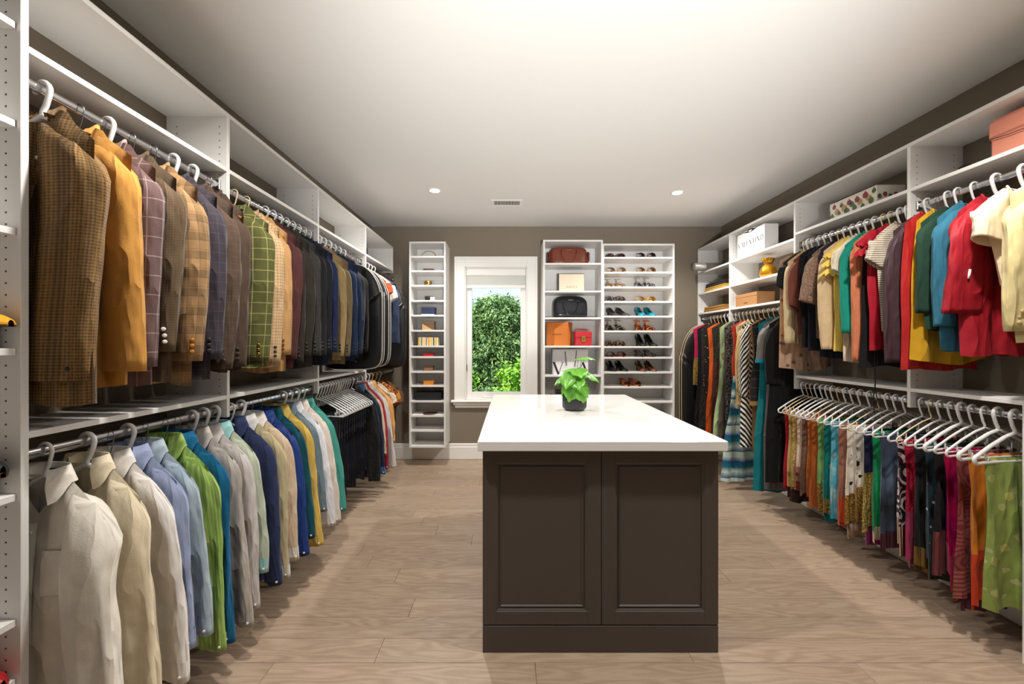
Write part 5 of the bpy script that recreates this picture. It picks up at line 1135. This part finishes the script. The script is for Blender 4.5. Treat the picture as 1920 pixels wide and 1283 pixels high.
for az, dp, sz, ht in LV:
    az = math.radians(az); rad = .03+.04*r.random(); bx, by, bz = rad*math.cos(az), rad*math.sin(az), .10+ht*.95
    st = MB().tube([(bx*.25, by*.25, .1), (bx*.5, by*.5, .1+ht*.6), (bx, by, bz)], [.0028, .0022, .0018], 6).obj('stem', plain('leaf_stem', (110, 150, 70), .5), t)
    o = leaf(MB(), sz*.98, r).obj('leaf', lm.m, t); o.location = (bx, by, bz); o.rotation_euler = (math.radians(-dp), math.radians(r.uniform(-15, 15)), az-PI/2)
# ------------------------------------------------------------------ outdoors: ground and trees
g = MB().box((-40, 5.5, -3.3), (40, 90, -3.0)).obj('ground', leafmat('lawn', (70, 110, 46), (96, 140, 60)), None, False); struct(g)
def conifer(loc, Ht, R, label, mat, n, seed, shape):
    r = random.Random(seed); t = thing('evergreen_tree' if shape == 'c' else 'leafy_tree', label, 'tree', loc, 0, 'trees outside')
    MB().tube([(0, 0, 0), (.05, 0, Ht*.5), (0, .03, Ht*.93)], [Ht*.028, Ht*.018, Ht*.005], 8).obj('trunk', plain('bark', (84, 66, 50), .9, bump=.5, bscale=20), t)
    rs = np.random.RandomState(seed); V = []; F = []; k = 0
    nb = n//64
    for b_ in range(nb):
        h = rs.uniform(.06, 1)**.8; a = rs.uniform(0, 2*PI)
        rad = R*((1-h)**.6*.95+.13)*(1+.22*math.sin(5*a+h*9)) if shape == 'c' else R*math.sqrt(max(.02, 1-((h-.55)/.5)**2))*(1+.2*math.sin(4*a+7*h))
        rad *= rs.uniform(.72, 1.04); c = np.array([rad*math.cos(a), rad*math.sin(a), h*Ht])
        cs_ = rs.uniform(.22, .42)
        for q in range(64):
            d = rs.normal(size=3); d /= np.linalg.norm(d); p = c+d*cs_*rs.uniform(.3, 1)*np.array([1.15, 1.15, .62])
            ll = rs.uniform(.06, .13) if shape == 'c' else rs.uniform(.06, .11); ww = ll*(.2 if shape == 'c' else .42)
            ax = np.array([math.cos(a), math.sin(a), -.45 if shape == 'c' else -.2])+rs.normal(size=3)*.55; ax /= np.linalg.norm(ax); sd = np.cross(ax, d); sd /= np.linalg.norm(sd)+1e-9
            V += [p, p+ax*ll*.5+sd*ww, p+ax*ll, p+ax*ll*.5-sd*ww]; F.append((k, k+1, k+2, k+3)); k += 4
    o = MB().add(np.array(V), F).obj('foliage', mat, t, False); o['kind'] = 'stuff'; return t
dk = leafmat('spruce_green', (48, 84, 40), (138, 172, 104)); lt = leafmat('maple_green', (84, 142, 34), (150, 200, 60)); md = leafmat('ash_green', (70, 120, 40), (120, 168, 66))
conifer((-.38, 10.6, -3.0), 5.5, 1.75, 'dense dark evergreen tree filling the window', dk, 80000, 1, 'c')
conifer((.62, 8.3, -3.0), 3.95, .95, 'bright green leafy tree low beside the evergreen', lt, 14000, 2, 'd')
conifer((-1.55, 8.1, -3.0), 3.9, .85, 'small bright leafy tree at the other side of the evergreen', lt, 10000, 3, 'd')
conifer((-3.7, 15.2, -3.0), 5.6, 1.5, 'taller ash tree behind the evergreen', md, 9000, 4, 'd')
conifer((2.4, 15.0, -3.0), 6.0, 1.4, 'yellowish ash tree behind the low leafy tree', md, 9000, 5, 'd')
for i, xx in enumerate((-11, -8.6, 5.6, 10.6)): conifer((xx, (11.5, 18, 11.5, 13.5)[i], -3), 5.5+.5*(i % 3), 1.8, ('evergreen beyond the garden on the spruce side', 'rounded tree beyond the garden on the spruce side', 'evergreen beyond the garden past the ash', 'rounded tree beyond the garden past the ash')[i], (dk, md)[i % 2], 5000, 20+i, 'cd'[i % 2])
